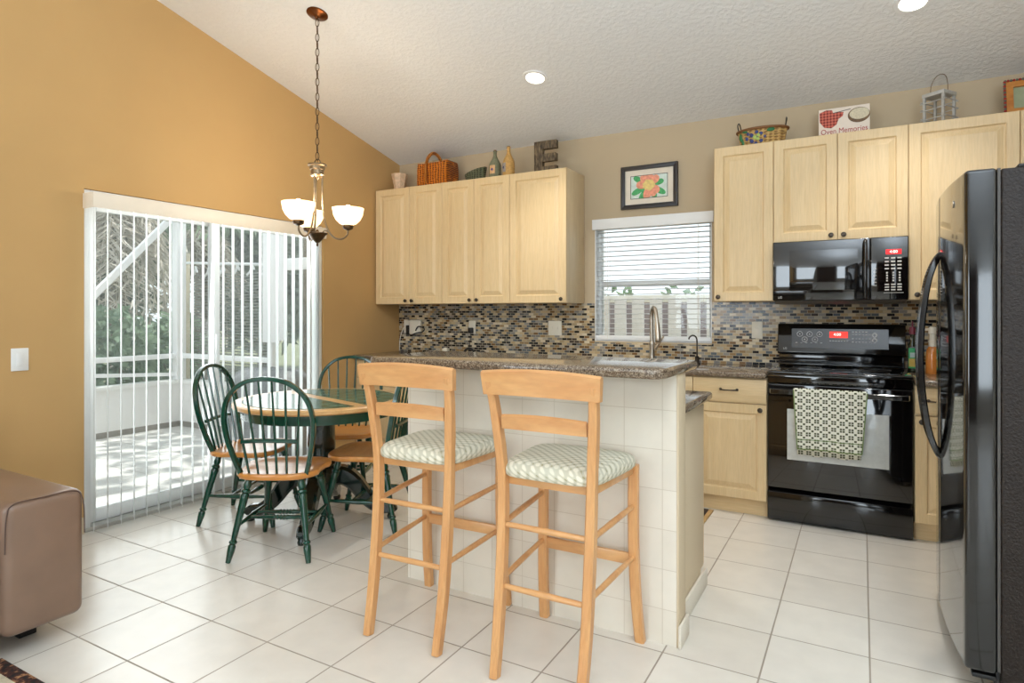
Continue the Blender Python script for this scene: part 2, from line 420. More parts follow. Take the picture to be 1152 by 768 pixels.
b = B(); b.box(XL-.14, 2.94, -4.14, -4.0, 0, zc(-4)); st('wall_rear', b, M_PALE)
b = B(); b.box(XL, XL+.014, -4.0, DY0-.004, 0, .095, .003); st('baseboard_left', b, M_BEIGE)
b = B(); b.box(XL, XL+.014, DY1+.02, 4.0, 0, .095, .003); st('baseboard_corner', b, M_BEIGE)
# mosaic backsplash
b = B(); ys = YB-.009
b.box(XL+.001, -1.885, ys, YB, .9, 1.345).box(-1.885, -.96, ys, YB, .9, 1.03).box(-.96, XR-.001, ys, YB, .9, 1.345)
st('trim_1', b, M_MOSAIC)['label'] = 'brick-pattern glass mosaic backsplash'

# ------------------------------------------------------------------ sliding door and vertical blind
d = struct(bpy.data.objects.new('door_1', None)); C.objects.link(d); d.location = (XL-.07, (DY0+DY1)/2, 0)
d['label'] = 'white sliding glass patio door'
b = B(); x0, x1 = XL-.13, XL-.01
b.box(x0, x1, DY0+.002, DY0+.04, .02, DZ-.002, .003).box(x0, x1, DY1-.04, DY1-.002, .02, DZ-.002, .003).box(x0, x1, DY0+.04, DY1-.04, DZ-.045, DZ-.002, .003)
b.build('frame', M_WHITE, d)
b = B(); b.box(x0, x1+.008, DY0+.002, DY1-.002, .0, .022, .004); b.build('threshold', plain('aluminium_sill', srgb(196, 194, 188), .35, .6), d)
def sash(ya, yb, xc):
    b = B(); s_ = .062; h = .018
    b.box(xc-h, xc+h, ya, ya+s_, .024, DZ-.05, .004).box(xc-h, xc+h, yb-s_, yb, .024, DZ-.05, .004).box(xc-h, xc+h, ya+s_, yb-s_, .024, .10, .004).box(xc-h, xc+h, ya+s_, yb-s_, DZ-.11, DZ-.05, .004)
    f = b.build('sash', M_WHITE, d); B().box(xc-.003, xc+.003, ya+s_-.005, yb-s_+.005, .095, DZ-.105).build('pane', M_GLASS, f); return f
sash(DY0+.042, 2.83, XL-.095); f = sash(2.745, DY1-.042, XL-.048)
b = B(); b.box(XL-.03, XL-.012, 2.765, 2.79, .92, 1.12, .004); b.build('door_handle', M_WHITE, d)

vb = thing('vertical_blind', 'white vertical vinyl blind with open slats over the sliding patio door', 'blind', (XL+.07, 2.8, 0))
b = B()
b.box(XL+.105, XL+.117, 1.905, 3.665, 1.868, 1.955, .003).box(XL+.004, XL+.105, 1.905, 1.917, 1.868, 1.955, .002).box(XL+.004, XL+.105, 3.653, 3.665, 1.868, 1.955, .002)
b.box(XL+.004, XL+.105, 1.917, 3.653, 1.945, 1.955)
b.build('valance', M_WARMWHITE, vb)
b = B(); b.box(XL+.04, XL+.085, 1.925, 3.645, 1.91, 1.94, .003); b.build('headrail', M_WHITE, vb)
b = B(); dv = Vector((-1.083, .539, 0)).normalized(); nv = Vector((dv.y, -dv.x, 0))
ypos = [1.934+.0757*i for i in range(22)]+[3.575, 3.6, 3.62]
for y in ypos:
    c = Vector((XL+.062, y, 0)); n = 6; th = .0009
    for side in (0,):
        pr = []
        for k in range(n+1):
            t_ = k/n*2-1; p = c+dv*(t_*.0425)+nv*(.004*(1-t_*t_)); pr.append(p)
        poly = [(p.x+nv.x*th, p.y+nv.y*th) for p in pr]+[(p.x-nv.x*th, p.y-nv.y*th) for p in reversed(pr)]
        b.prism(poly, 'z', .025, 1.905)
b.build('slats', M_VSLAT, vb)
b = B(); b.tube([(XL+.03, 3.65, 1.9), (XL+.028, 3.652, .9)], .0025, 6); b.build('wand_cord', M_CORD, vb)

# light switch by the door
ls = thing('light_switch', 'white rocker light switch on the tan wall above the sofa', 'light switch', (XL, 1.60, 1.02))
B().box(XL+.0005, XL+.007, 1.56, 1.64, .961, 1.081, .003).build('cover_plate', M_WHITE, ls)
B().box(XL+.007, XL+.011, 1.583, 1.617, .987, 1.055, .002).build('rocker', M_WHITE, ls)

# ------------------------------------------------------------------ kitchen window and blind
wn = struct(bpy.data.objects.new('window_1', None)); C.objects.link(wn); wn.location = (-1.42, YB+.07, WZ0); wn['label'] = 'kitchen window with a white frame'
b = B(); y0, y1 = YB+.065, YB+.125; s_ = .032; zm = 1.50
b.box(WX0+.001, WX0+s_, y0, y1, WZ0+.001, WZ1-.001, .003).box(WX1-s_, WX1-.001, y0, y1, WZ0+.001, WZ1-.001, .003).box(WX0+s_, WX1-s_, y0, y1, WZ0+.001, WZ0+s_, .003).box(WX0+s_, WX1-s_, y0, y1, WZ1-s_, WZ1-.001, .003).box(WX0+s_, WX1-s_, y0, y1, zm-.022, zm+.022, .003)
b.box(WX0+.0005, WX0+.006, YB+.001, y0, WZ0+.001, WZ1-.001).box(WX1-.006, WX1-.0005, YB+.001, y0, WZ0+.001, WZ1-.001).box(WX0+.006, WX1-.006, YB+.001, y0, WZ0+.0005, WZ0+.005).box(WX0+.006, WX1-.006, YB+.001, y0, WZ1-.006, WZ1-.0005)
b.build('window_frame', M_WHITE, wn)
B().box(WX0+s_-.004, WX1-s_+.004, y0+.028, y0+.034, WZ0+s_-.004, zm-.026).box(WX0+s_-.004, WX1-s_+.004, y0+.028, y0+.034, zm+.026, WZ1-s_+.004).build('pane', M_GLASS, wn)
hb = thing('window_blind', 'white horizontal slat blind over the kitchen window above the sink', 'blind', (-1.42, YB, 1.04))
b = B(); b.box(-1.875, -.969, 4.722, 4.775, 1.935, 1.975, .003); b.box(-1.898, -.946, 4.695, 4.708, 1.935, 2.018, .003); b.build('headrail', M_WHITE, hb)
b = B()
nsl = 22
for i in range(nsl):
    z = 1.915-i*.0385; a = RAD(2)
    for (xa, xb) in ((-1.874, -.970),):
        pts = []
        for k in range(5):
            t_ = k/4*2-1; pts.append((4.748+.0245*t_*math.cos(a), z-.0245*t_*math.sin(a)+.0025*(1-t_*t_)))
        poly = pts+[(p[0], p[1]-.0028) for p in reversed(pts)]
        b.prism(poly, 'x', xa, xb)
b.build('slats', M_HSLAT, hb)
b = B(); b.box(-1.874, -.970, 4.722, 4.774, 1.05, 1.088, .004); b.build('bottom_rail', M_WHITE, hb)
for x in (-1.775, -1.065):
    for y in (4.7215, 4.7745): B().tube([(x, y, 1.93), (x, y, 1.06)], .0014, 5).build('ladder_cord', M_CORD, hb)
for x, z in ((-1.80, 1.28), (-1.79, 1.16), (-1.06, 1.16)):
    b = B(); b.tube([(x, 4.7185, 1.93), (x, 4.7185, z)], .0013, 5); b.lathe([(.002, .03), (.007, .005), (.006, 0), (.002, -.002)], (x, 4.7185, z-.03), 10); b.build('pull_cord', M_CORD, hb)

# ------------------------------------------------------------------ cabinets
def knob(bx, y, z, parent):
    b = B(); b.lathe([(.006, 0), (.0055, .012), (.013, .016), (.0155, .021), (.013, .026), (.003, .0285)], (bx, y, z), 14, (0, -1, 0)); return b.build('knob', M_DKNOB, parent)
ZU0, ZU1, YU = 1.345, 2.385, 4.36
def upper(x0, x1, z0, z1, doors, label, group='maple wall cabinets', left=False, right=False):
    """doors: list of (xa, xb, knob_x or None)"""
    r = thing('wall_cabinet', label, 'cabinet', ((x0+x1)/2, YB-.17, z0), 0, group)
    b = B(); b.box(x0+.0006, x1-.0006, YU+.0205, YB-.0005, z0, z1, .001); b.build('cabinet_body', M_MAPLE_SIDE, r)
    for xa, xb, kx in doors:
        dd = B().door(xa+.0015, xb-.0015, z0+.001, z1-.001, YU, .02, .058).build('door', M_MAPLE, r)
        if kx is not None: knob(kx, YU, z0+.03, dd)
    return r
upper(-3.885, -3.141, ZU0, ZU1, [(-3.885, -3.493, -3.528), (-3.493, -3.141, -3.458)], 'two-door maple wall cabinet in the corner by the tan wall, below the orange wicker basket')
upper(-3.141, -2.474, ZU0, ZU1, [(-3.141, -2.815, -2.85), (-2.815, -2.474, -2.78)], 'two-door maple wall cabinet below the two decorated bottles')
upper(-2.474, -1.973, ZU0, ZU1, [(-2.474, -1.973, -2.011)], 'wide single-door maple wall cabinet below the wooden letter E')
upper(-.876, -.5, ZU0, ZU1, [(-.876, -.5, -.845)], 'narrow single-door maple wall cabinet between the window and the microwave')
upper(-.5, .242, 1.722, ZU1, [(-.5, -.131, -.166), (-.131, .242, -.096)], 'short two-door maple wall cabinet above the microwave')
upper(.242, .763, ZU0, ZU1, [(.242, .763, .285)], 'wide single-door maple wall cabinet right of the microwave, below the metal lantern')
upper(.763, 1.115, ZU0, ZU1, [(.763, 1.115, None)], 'maple wall cabinet at the right edge below the wooden tray')

YC = 4.10
def pull(xc, y, z, parent):
    b = B(); pts = smooth_path([(xc-.05, y, z), (xc-.047, y-.022, z), (xc-.02, y-.027, z-.002), (xc+.02, y-.027, z-.002), (xc+.047, y-.022, z), (xc+.05, y, z)], 4)
    n = len(pts); b.tube(pts, [.0065-.0025*math.sin(PI*i/(n-1)) for i in range(n)], 8)
    b.ball((xc-.05, y-.003, z), .009, (1, .5, 1), 10); b.ball((xc+.05, y-.003, z), .009, (1, .5, 1), 10)
    return b.build('drawer_pull', M_DKNOB, parent)
def base(x0, x1, label, fronts, group='maple base cabinets'):
    r = thing('base_cabinet', label, 'cabinet', ((x0+x1)/2, 4.42, 0), 0, group)
    b = B(); b.box(x0+.0006, x1-.0006, YC+.0205, YB-.012, .10, .863, .001); b.box(x0+.0006, x1-.0006, YC+.055, YB-.012, 0.0005, .0995)
    b.build('cabinet_body', M_MAPLE_H, r)
    for kind, xa, xb, kx in fronts:
        if kind == 'drawer':
            b = B(); b.box(xa+.002, xb-.002, YC, YC+.02, .705, .855, .003); dd = b.build('drawer', M_MAPLE_H, r); pull((xa+xb)/2, YC, .785, dd)
        elif kind == 'panel':
            b = B(); b.box(xa+.002, xb-.002, YC, YC+.02, .705, .855, .003); b.build('false_drawer_front', M_MAPLE_H, r)
        else:
            dd = B().door(xa+.002, xb-.002, .105, .698, YC, .02, .055).build('door', M_MAPLE, r)
            if kx is not None: knob(kx, YC, .668, dd)
    return r
base(-.957, -.507, 'maple base cabinet with one drawer over one door, left of the black range', [('drawer', -.957, -.507, 0), ('door', -.957, -.507, -.545)])
base(-1.857, -.957, 'maple sink base cabinet under the kitchen window', [('panel', -1.857, -.957, 0), ('door', -1.857, -1.407, -1.44), ('door', -1.407, -.957, -1.374)])
base(-2.857, -1.857, 'maple base cabinet left of the sink, hidden behind the breakfast bar', [('drawer', -2.857, -2.357, 0), ('drawer', -2.357, -1.857, 0), ('door', -2.857, -2.357, -2.39), ('door', -2.357, -1.857, -2.324)])
base(-3.895, -2.857, 'maple base cabinet in the left corner behind the breakfast bar', [('drawer', -3.88, -3.357, 0), ('drawer', -3.357, -2.857, 0), ('door', -3.88, -3.357, -3.39), ('door', -3.357, -2.857, -3.324)])
base(.256, .484, 'narrow maple base cabinet between the range and the refrigerator', [('drawer', .256, .484, 0), ('door', .256, .484, .29)])
base(.484, 1.115, 'maple corner base cabinet behind the refrigerator', [('drawer', .484, 1.1, 0), ('door', .484, 1.1, .52)])
b = B(); b.box(-3.898, -.509, 4.072, YB-.0095, .8635, .9, .012, 3); tag(b.build('countertop', M_GRANITE), 'brown speckled granite countertop along the window wall, left of the range', 'countertop')
b = B(); b.box(.257, 1.118, 4.072, YB-.0095, .8635, .9, .012, 3); tag(b.build('countertop', M_GRANITE), 'short brown granite countertop right of the range holding the two bottles', 'countertop')

# ------------------------------------------------------------------ breakfast bar
b = B(); b.box(-1.9, -.612, 2.362, 2.47, 0, 1.034); st('wall_island', b, M_WTILE)['label'] = 'half wall of the breakfast bar clad in cream tiles'
b = B(); b.box(-.6118, -.604, 2.362, 2.47, 0.0, 1.034, .001); st('trim_2', b, M_BEIGE)['label'] = 'beige painted end of the half wall'
b = B(); b.box(-.6038, -.592, 2.352, 2.482, 0, .085, .004); b.box(-.638, -.626, 2.485, 2.972, 0, .085, .003); st('baseboard_island', b, M_CREAM)
ic = thing('base_cabinet', 'maple island base cabinet behind the tiled half wall of the bar', 'cabinet', (-1.27, 2.72, 0), 0, 'maple base cabinets')
b = B(); b.box(-1.9, -.64, 2.472, 2.95, .10, .863, .001); b.box(-1.9, -.64, 2.472, 2.90, 0.0005, .0995)
b.build('cabinet_body', M_BEIGE, ic)
for xa in (-1.9, -1.48, -1.06):
    bb = B(); bb.xf = Matrix.Translation((0, 0, 0)) @ Matrix.Rotation(PI, 4, 'Z'); bb.door(-(xa+.42)+.002, -xa-.002, .105, .855, -2.971, .02, .055)
    dd = bb.build('door', M_MAPLE, ic)
    b = B(); b.lathe([(.006, 0), (.0055, .012), (.013, .016), (.0155, .021), (.013, .026), (.003, .0285)], (xa+.38, 2.971, .80), 14, (0, 1, 0)); b.build('knob', M_DKNOB, dd)
b = B(); b.box(-1.92, -.608, 2.4712, 3.005, .8635, .9, .014, 3); tag(b.build('countertop', M_GRANITE), 'lower granite countertop of the island, seen past the end of the bar', 'countertop')
b = B(); b.prism([(-1.935, 2.13), (-.64, 2.13), (-.607, 2.15), (-.594, 2.185), (-.594, 2.635), (-1.935, 2.635)], 'z', 1.035, 1.073, .015, 3)
tag(b.build('bar_countertop', M_GRANITE), 'raised brown granite bar top on the tiled half wall behind the stools', 'countertop')

# ------------------------------------------------------------------ range
rg = thing('range', 'black electric range with smooth cooktop and a checked towel on its handle', 'stove', (-.127, 4.4, 0))
RX0, RX1 = -.503, .249
b = B(); b.box(RX0, RX1, 4.125, 4.70, .014, .895, .004); b.build('range_body', M_BLACK, rg)
for x in (RX0+.05, RX1-.05):
    for y in (4.17, 4.64): B().lathe([(.018, 0.0005), (.018, .008), (.008, .010), (.008, .016)], (x, y, 0), 10).build('levelling_foot', M_BLACKMATTE, rg)
b = B(); b.box(RX0-.001, RX1+.001, 4.085, 4.63, .8955, .915, .006, 3); b.box(RX0-.001, RX1+.001, 4.098, 4.124, .842, .895, .004)
ct = b.build('cooktop', M_BLACKGLASS, rg)
b = B()
for (x, y, r) in ((-.31, 4.24, .10), (.06, 4.24, .085), (-.31, 4.48, .085), (.06, 4.48, .10)):
    b.lathe([(r-.003, 0), (r-.003, .0006), (r, .0006), (r, 0)], (x, y, .9152), 40, cap=False)
b.build('burner_rings', plain('burner_mark', srgb(70, 68, 66), .3), ct)
# oven door
b = B(); b.box(RX0, RX1, 4.09, 4.124, .208, .838, .006, 3); od = b.build('oven_door', M_BLACKGLASS, rg)
B().box(-.392, .135, 4.0885, 4.0905, .385, .69, .0008).build('oven_window', M_OVENGLASS, od)
b = B(); zz = .797
pts = smooth_path([(RX0+.02, 4.092, zz), (RX0+.028, 4.055, zz), (RX0+.06, 4.042, zz), (-.127, 4.038, zz), (RX1-.06, 4.042, zz), (RX1-.028, 4.055, zz), (RX1-.02, 4.092, zz)], 5)
b.tube(pts, 1, flat=(.03, .017), up=(0, 0, 1)); b.build('handle', M_BLACK, od)
b = B(); b.prism([(4.124, .010), (4.098, .010), (4.092, .02), (4.09, .12), (4.089, .165), (4.094, .18), (4.11, .186), (4.124, .2)], 'x', RX0, RX1, .002)
b.build('storage_drawer', M_BLACK, rg)
# backguard
b = B(); b.box(RX0+.006, RX1-.012, 4.645, 4.705, .9155, .996, .004); b.prism([(4.705, .99), (4.615, .99), (4.605, 1.0), (4.645, 1.185), (4.655, 1.195), (4.705, 1.195)], 'x', RX0, RX1-.006, .006, 3)
b.box(RX0+.006, RX1-.012, 4.632, 4.644, .9155, .928, .003)
bg = b.build('backguard', M_BLACK, rg)
# sloped face coordinates
SA = math.atan2(.04, .185); RXt = (PI/2-SA, 0, 0)
def face(x, s, out=0):   # s: metres up the sloped face
    return Vector((x, 4.605+math.sin(SA)*s-math.cos(SA)*out, 1.0+math.cos(SA)*s+math.sin(SA)*out))
def face_quad(b, xa, xb, sa, sb, th=.0012):
    lo = [face(xa, sa, 0), face(xb, sa, 0), face(xb, sb, 0), face(xa, sb, 0)]; hi = [face(xa, sa, th), face(xb, sa, th), face(xb, sb, th), face(xa, sb, th)]
    t = bmesh.new(); L = [t.verts.new(p) for p in lo]; H = [t.verts.new(p) for p in hi]
    t.faces.new(H); t.faces.new(list(reversed(L)))
    for i in range(4): t.faces.new([L[i], L[(i+1) % 4], H[(i+1) % 4], H[i]])
    b._merge(t)
b = B(); face_quad(b, -.415, .15, .035, .165); cp = b.build('control_panel', plain('dark_grey_panel', srgb(44, 40, 37), .2, 0, .04, 8, coat=.2), bg)
b = B(); face_quad(b, -.186, -.078, .105, .148, .0022); dp = b.build('display', emis('red_display', srgb(226, 56, 44), .9), cp)
M_MARK = emis('white_printed_marks', srgb(205, 200, 192), .05)
M_LIT = emis('lit_digits', srgb(255, 235, 225), 1.3)
text('digits', '4:00', .026, M_LIT, face(-.14, .127, .003), RXt, dp)
b = B()
for (x, s_) in ((-.365, .128), (-.305, .128), (-.245, .128), (-.335, .092), (-.272, .092)):
    c0 = face(x, s_, .0014); nrm = face(0, 0, 1)-face(0, 0, 0)
    b.lathe([(.0155, 0), (.0155, .0006), (.018, .0006), (.018, 0)], c0, 20, nrm, cap=False); b.lathe([(.004, 0), (.004, .0006)], c0, 8, nrm)
for (x, s_) in ((.073, .127), (.073, .092)):
    c0 = face(x, s_, .0014); b.lathe([(.010, 0), (.010, .0007), (.0145, .0007), (.0145, 0)], c0, 20, nrm, cap=False)
for i in range(6):
    for (s_) in ((.145, .127, .1, .078)):
        if (i == 5 and s_ > .13): continue
        x = -.055+i*.019
        face_quad(b, x, x+.011, s_, s_+.0035, .0018)
for i in range(7): face_quad(b, -.185+i*.0165, -.175+i*.0165, .083, .0865, .0018)
for i in range(6): face_quad(b, -.39+i*.03, -.378+i*.03, .068, .0705, .0018)
b.build('button_marks', M_MARK, cp)
text('logo', 'LG', .02, plain('silver_logo', srgb(210, 206, 200), .3), face(-.455, .028, .001), RXt, bg)

# checked towel over the oven handle
tw = B()
nx, nz = 30, 34
def towel_pt(u, v):    # u 0..1 across, v 0..1 down the front
    xl = -.352+.022*v*(1 if v < .9 else 1); xr = .028-.026*v
    x = xl+(xr-xl)*u; z = .815-.345*v
    y = 4.024-.006*math.sin(u*9+1)*(.3+v)-.004*math.sin(u*21)*v
    return x, y, z
mk = tw._mark(); G = []
for j in range(nz+1):
    G.append([tw.bm.verts.new(Vector(towel_pt(i/nx, j/nz))) for i in range(nx+1)])
top = []
for k, (yy, zz_) in enumerate(((4.028, .8205), (4.038, .8225), (4.050, .819), (4.056, .80), (4.058, .70), (4.060, .60), (4.063, .425))):
    f_ = (0, 0, 0, 0, .3, .6, 1)[k]
    top.append([tw.bm.verts.new(Vector((-.352+.018*f_+(.38-.05*f_)*i/nx, yy, zz_+.004*math.sin(i*.5)*f_))) for i in range(nx+1)])
rows = list(reversed(G))+top
for a_, b_ in zip(rows, rows[1:]):
    for i in range(nx): tw.bm.faces.new([a_[i], a_[i+1], b_[i+1], b_[i]])
tw._done(mk)
def towel_mat():
    t = NT('green_checked_cotton'); tc = t.add('ShaderNodeTexCoord'); sp = t.add('ShaderNodeSeparateXYZ'); t.link(tc.outputs['Object'], sp.inputs[0])
    def M2(op, a, b_=None):
        n = t.add('ShaderNodeMath', operation=op)
        for k, v in enumerate((a, b_)):
            if v is None: continue
            if hasattr(v, 'is_linked'): t.link(v, n.inputs[k])
            else: n.inputs[k].default_value = v
        return n.outputs[0]
    P = .044
    fx = M2('FRACT', M2('ADD', M2('DIVIDE', sp.outputs[0], P), 20.0)); fz = M2('FRACT', M2('ADD', M2('DIVIDE', sp.outputs[2], .039), 20.0))
    ax = M2('ABSOLUTE', M2('SUBTRACT', fx, .5)); az = M2('ABSOLUTE', M2('SUBTRACT', fz, .5))       # 0 at cell centre .. .5 at edge
    core = M2('MULTIPLY', M2('LESS_THAN', ax, .29), M2('LESS_THAN', az, .29))
    cross = M2('MAXIMUM', M2('LESS_THAN', ax, .035), M2('LESS_THAN', az, .035))
    corner = M2('MULTIPLY', M2('GREATER_THAN', ax, .36), M2('GREATER_THAN', az, .36))
    dark = M2('MAXIMUM', M2('MULTIPLY', core, M2('SUBTRACT', 1.0, cross)), corner)
    c = t.mix(dark, srgb(236, 234, 218), srgb(86, 88, 62))
    nz_ = t.add('ShaderNodeTexNoise', i_Scale=240.0); t.link(tc.outputs['Object'], nz_.inputs['Vector'])
    t.set(c, .9, 0, .1); t.bump(nz_.outputs[0], .3, .002); return t.m
to = tag(tw.build('dish_towel', towel_mat()), 'green and cream checked dish towel hanging from the oven door handle', 'towel')
sm = to.modifiers.new('thickness', 'SOLIDIFY'); sm.thickness = .0025; sm.offset = 0
b = B()
for (edge, nn) in (('l', 0), ('r', 1)):
    pts = [towel_pt(nn, j/nz) for j in range(nz+1)]; b.tube([(p[0], p[1]-.001, p[2]) for p in pts], .0032, 6)
b.tube([(lambda p: (p[0], p[1]-.001, p[2]))(towel_pt(i/nx, 1)) for i in range(nx+1)], .0032, 6)
b.tube([(lambda p: (p[0], p[1]-.001, p[2]))(towel_pt(i/nx, .84)) for i in range(nx+1)], .0025, 6)
b.build('green_border', plain('green_piping', srgb(120, 140, 84), .9), to)

# ------------------------------------------------------------------ microwave
mw = thing('microwave', 'black over-the-range microwave under the short maple cabinet', 'microwave', (-.13, 4.52, 1.33))
b = B(); b.box(-.498, .240, 4.335, YB-.01, 1.345, 1.7205, .003); b.build('microwave_body', M_BLACKMATTE, mw)
b = B(); b.prism([(4.335, 1.345), (4.70, 1.345), (4.70, 1.325), (4.37, 1.327)], 'x', -.49, .232, .002); b.build('vent_base', plain('grey_vent', srgb(120, 114, 106), .4, .3), mw)
b = B(); b.box(-.498, .045, 4.312, 4.3345, 1.347, 1.7195, .005, 3); md = b.build('microwave_door', M_BLACKGLASS, mw)
b = B(); b.box(-.40, -.02, 4.3108, 4.3122, 1.41, 1.66, .0006); b.build('door_window', plain('dark_window_mesh', srgb(20, 19, 19), .05, 0, .1, 200, coat=1), md)
b = B(); pts = smooth_path([(.02, 4.314, 1.70), (.02, 4.288, 1.685), (.02, 4.275, 1.53), (.02, 4.288, 1.375), (.02, 4.314, 1.36)], 6); b.tube(pts, .011, 10); b.build('door_handle', M_BLACK, md)
b = B(); b.box(.047, .240, 4.312, 4.3345, 1.347, 1.7195, .005, 3); mp = b.build('keypad_panel', M_BLACKGLASS, mw)
b = B(); b.box(.125, .205, 4.3105, 4.3125, 1.615, 1.645, .0006); mdp = b.build('display', emis('red_clock_display', srgb(214, 36, 40), .9), mp)
text('digits', '4:00', .024, M_LIT, (.165, 4.3098, 1.63), (PI/2, 0, 0), mdp)
b = B()
for r_ in range(4):
    for c_ in range(3): b.box(.12+c_*.032, .12+c_*.032+.021, 4.3112, 4.3122, 1.59-r_*.021, 1.598-r_*.021)
for r_ in range(4):
    for c_ in range(3): b.box(.127+c_*.032, .127+c_*.032+.009, 4.3112, 4.3122, 1.502-r_*.0155, 1.511-r_*.0155)
for r_ in range(3):
    for c_ in range(3): b.box(.12+c_*.032, .12+c_*.032+.022, 4.3112, 4.3122, 1.434-r_*.016, 1.441-r_*.016)
b.box(.115, .215, 4.3112, 4.3122, 1.387, 1.389)
for k in range(6): b.box(.062, .078, 4.3112, 4.3122, 1.53-k*.02, 1.533-k*.02)
b.build('key_marks', M_MARK, mp)
text('logo', 'LG', .02, plain('silver_logo_print', srgb(210, 206, 200), .3), (-.455, 4.3112, 1.366), (PI/2, 0, 0), md)

# ------------------------------------------------------------------ refrigerator
fr = thing('refrigerator', 'black side-by-side refrigerator with bow-shaped handles', 'refrigerator', (.72, 2.99, 0))
FY0, FY1 = 2.535, 3.445
b = B(); b.box(.395, 1.10, FY0+.004, FY1-.004, .045, 1.738, .006, 3); b.build('fridge_body', M_FRSIDE, fr)
def fx(y): return .300-.026*(1-((y-(FY0+FY1)/2)/((FY1-FY0)/2))**2)
def fdoor(ya, yb, name):
    n = 14; front = [];
    for i in range(n+1):
        y = ya+(yb-ya)*i/n; front.append((fx(y), y))
    poly = front+[(.385, yb), (.385, ya)]
    b = B(); b.prism(poly, 'z', .09, 1.742, .012, 4); return b.build(name, M_BLACK, fr)
d1 = fdoor(FY0, 3.035, 'fridge_door'); d2 = fdoor(3.043, FY1, 'freezer_door')
for y, dd in ((3.005, d1), (3.073, d2)):
    xs = fx(y)
    pts = smooth_path([(xs+.004, y, 1.505), (xs-.012, y, 1.485), (xs-.04, y, 1.40), (xs-.061, y, 1.25), (xs-.068, y, 1.10), (xs-.061, y, .95), (xs-.04, y, .80), (xs-.012, y, .715), (xs+.004, y, .695)], 5)
    b = B(); n = len(pts); b.tube(pts, [.75+.25*math.sin(PI*i/(n-1)) for i in range(n)], flat=(.026, .034), up=(1, 0, 0)); b.build('handle', M_BLACK, dd)
b = B(); b.lathe([(.013, 0), (.013, .002), (.009, .003)], (fx(2.70)-.0002, 2.70, 1.655), 20, (-1, -.02, 0)); b.build('badge', M_NICKEL, d1)
b = B(); b.box(.386, .394, FY0+.006, FY1-.006, .10, 1.74); b.build('door_gasket', plain('grey_gasket', srgb(70, 66, 62), .5), fr)
for (ya, yb) in ((FY0+.01, FY0+.07), (FY1-.07, FY1-.01)): B().box(.44, .54, ya, yb, 1.7385, 1.750, .004).build('hinge_cover', M_BLACKMATTE, fr)
b = B(); b.box(.385, .42, FY0+.03, FY1-.03, .03, .088, .004); b.box(.32, .385, FY0+.02, FY0+.06, .06, .075, .003); b.build('base_grille', M_BLACKMATTE, fr)
for y in (FY0+.05, FY1-.05):
    for x in (.43, 1.05): B().lathe([(.02, 0.0005), (.02, .02), (.012, .022), (.012, .046)], (x, y, 0), 12).build('levelling_foot', M_NICKEL, fr)

# ------------------------------------------------------------------ bar stools
def fabric():
    t = NT('sage_dotted_fabric'); v = t.coord(); s0 = t.add('ShaderNodeSeparateXYZ'); t.link(v, s0.inputs[0])
    def M2(op, a, b_=None):
        n = t.add('ShaderNodeMath', operation=op)
        for k, q in enumerate((a, b_)):
            if q is None: continue
            if hasattr(q, 'is_linked'): t.link(q, n.inputs[k])
            else: n.inputs[k].default_value = q
        return n.outputs[0]
    xx = M2('ADD', s0.outputs[0], s0.outputs[2]); yy = M2('SUBTRACT', s0.outputs[1], s0.outputs[2])
    pq = (M2('ADD', xx, yy), M2('SUBTRACT', xx, yy))
    def cell(o, off): return M2('ABSOLUTE', M2('SUBTRACT', M2('FRACT', M2('ADD', M2('DIVIDE', o, .036), 20.0+off)), .5))
    def dist(off): a = cell(pq[0], off); c = cell(pq[1], off); return M2('SQRT', M2('ADD', M2('MULTIPLY', a, a), M2('MULTIPLY', c, c)))
    c1 = t.ramp(dist(0), [(.30, srgb(228, 221, 202)), (.42, srgb(196, 190, 168))])
    c2 = t.mix(t.ramp(dist(.5), [(.12, (1, 1, 1, 1)), (.2, (0, 0, 0, 1))]), c1, srgb(160, 152, 118))
    nz = t.add('ShaderNodeTexNoise', i_Scale=14.0, i_Detail=2.0); t.link(t.coord(), nz.inputs['Vector'])
    c3 = t.mix(t.ramp(nz.outputs[0], [(.35, (.05, .05, .05, 1)), (.65, (.4, .4, .4, 1))]), c2, srgb(206, 206, 188))
    n3 = t.add('ShaderNodeTexNoise', i_Scale=400.0); t.link(t.coord(), n3.inputs['Vector'])
    t.set(c3, .9, 0, .1); t.bump(n3.outputs[0], .3, .002); return t.m
M_FABRIC = fabric()
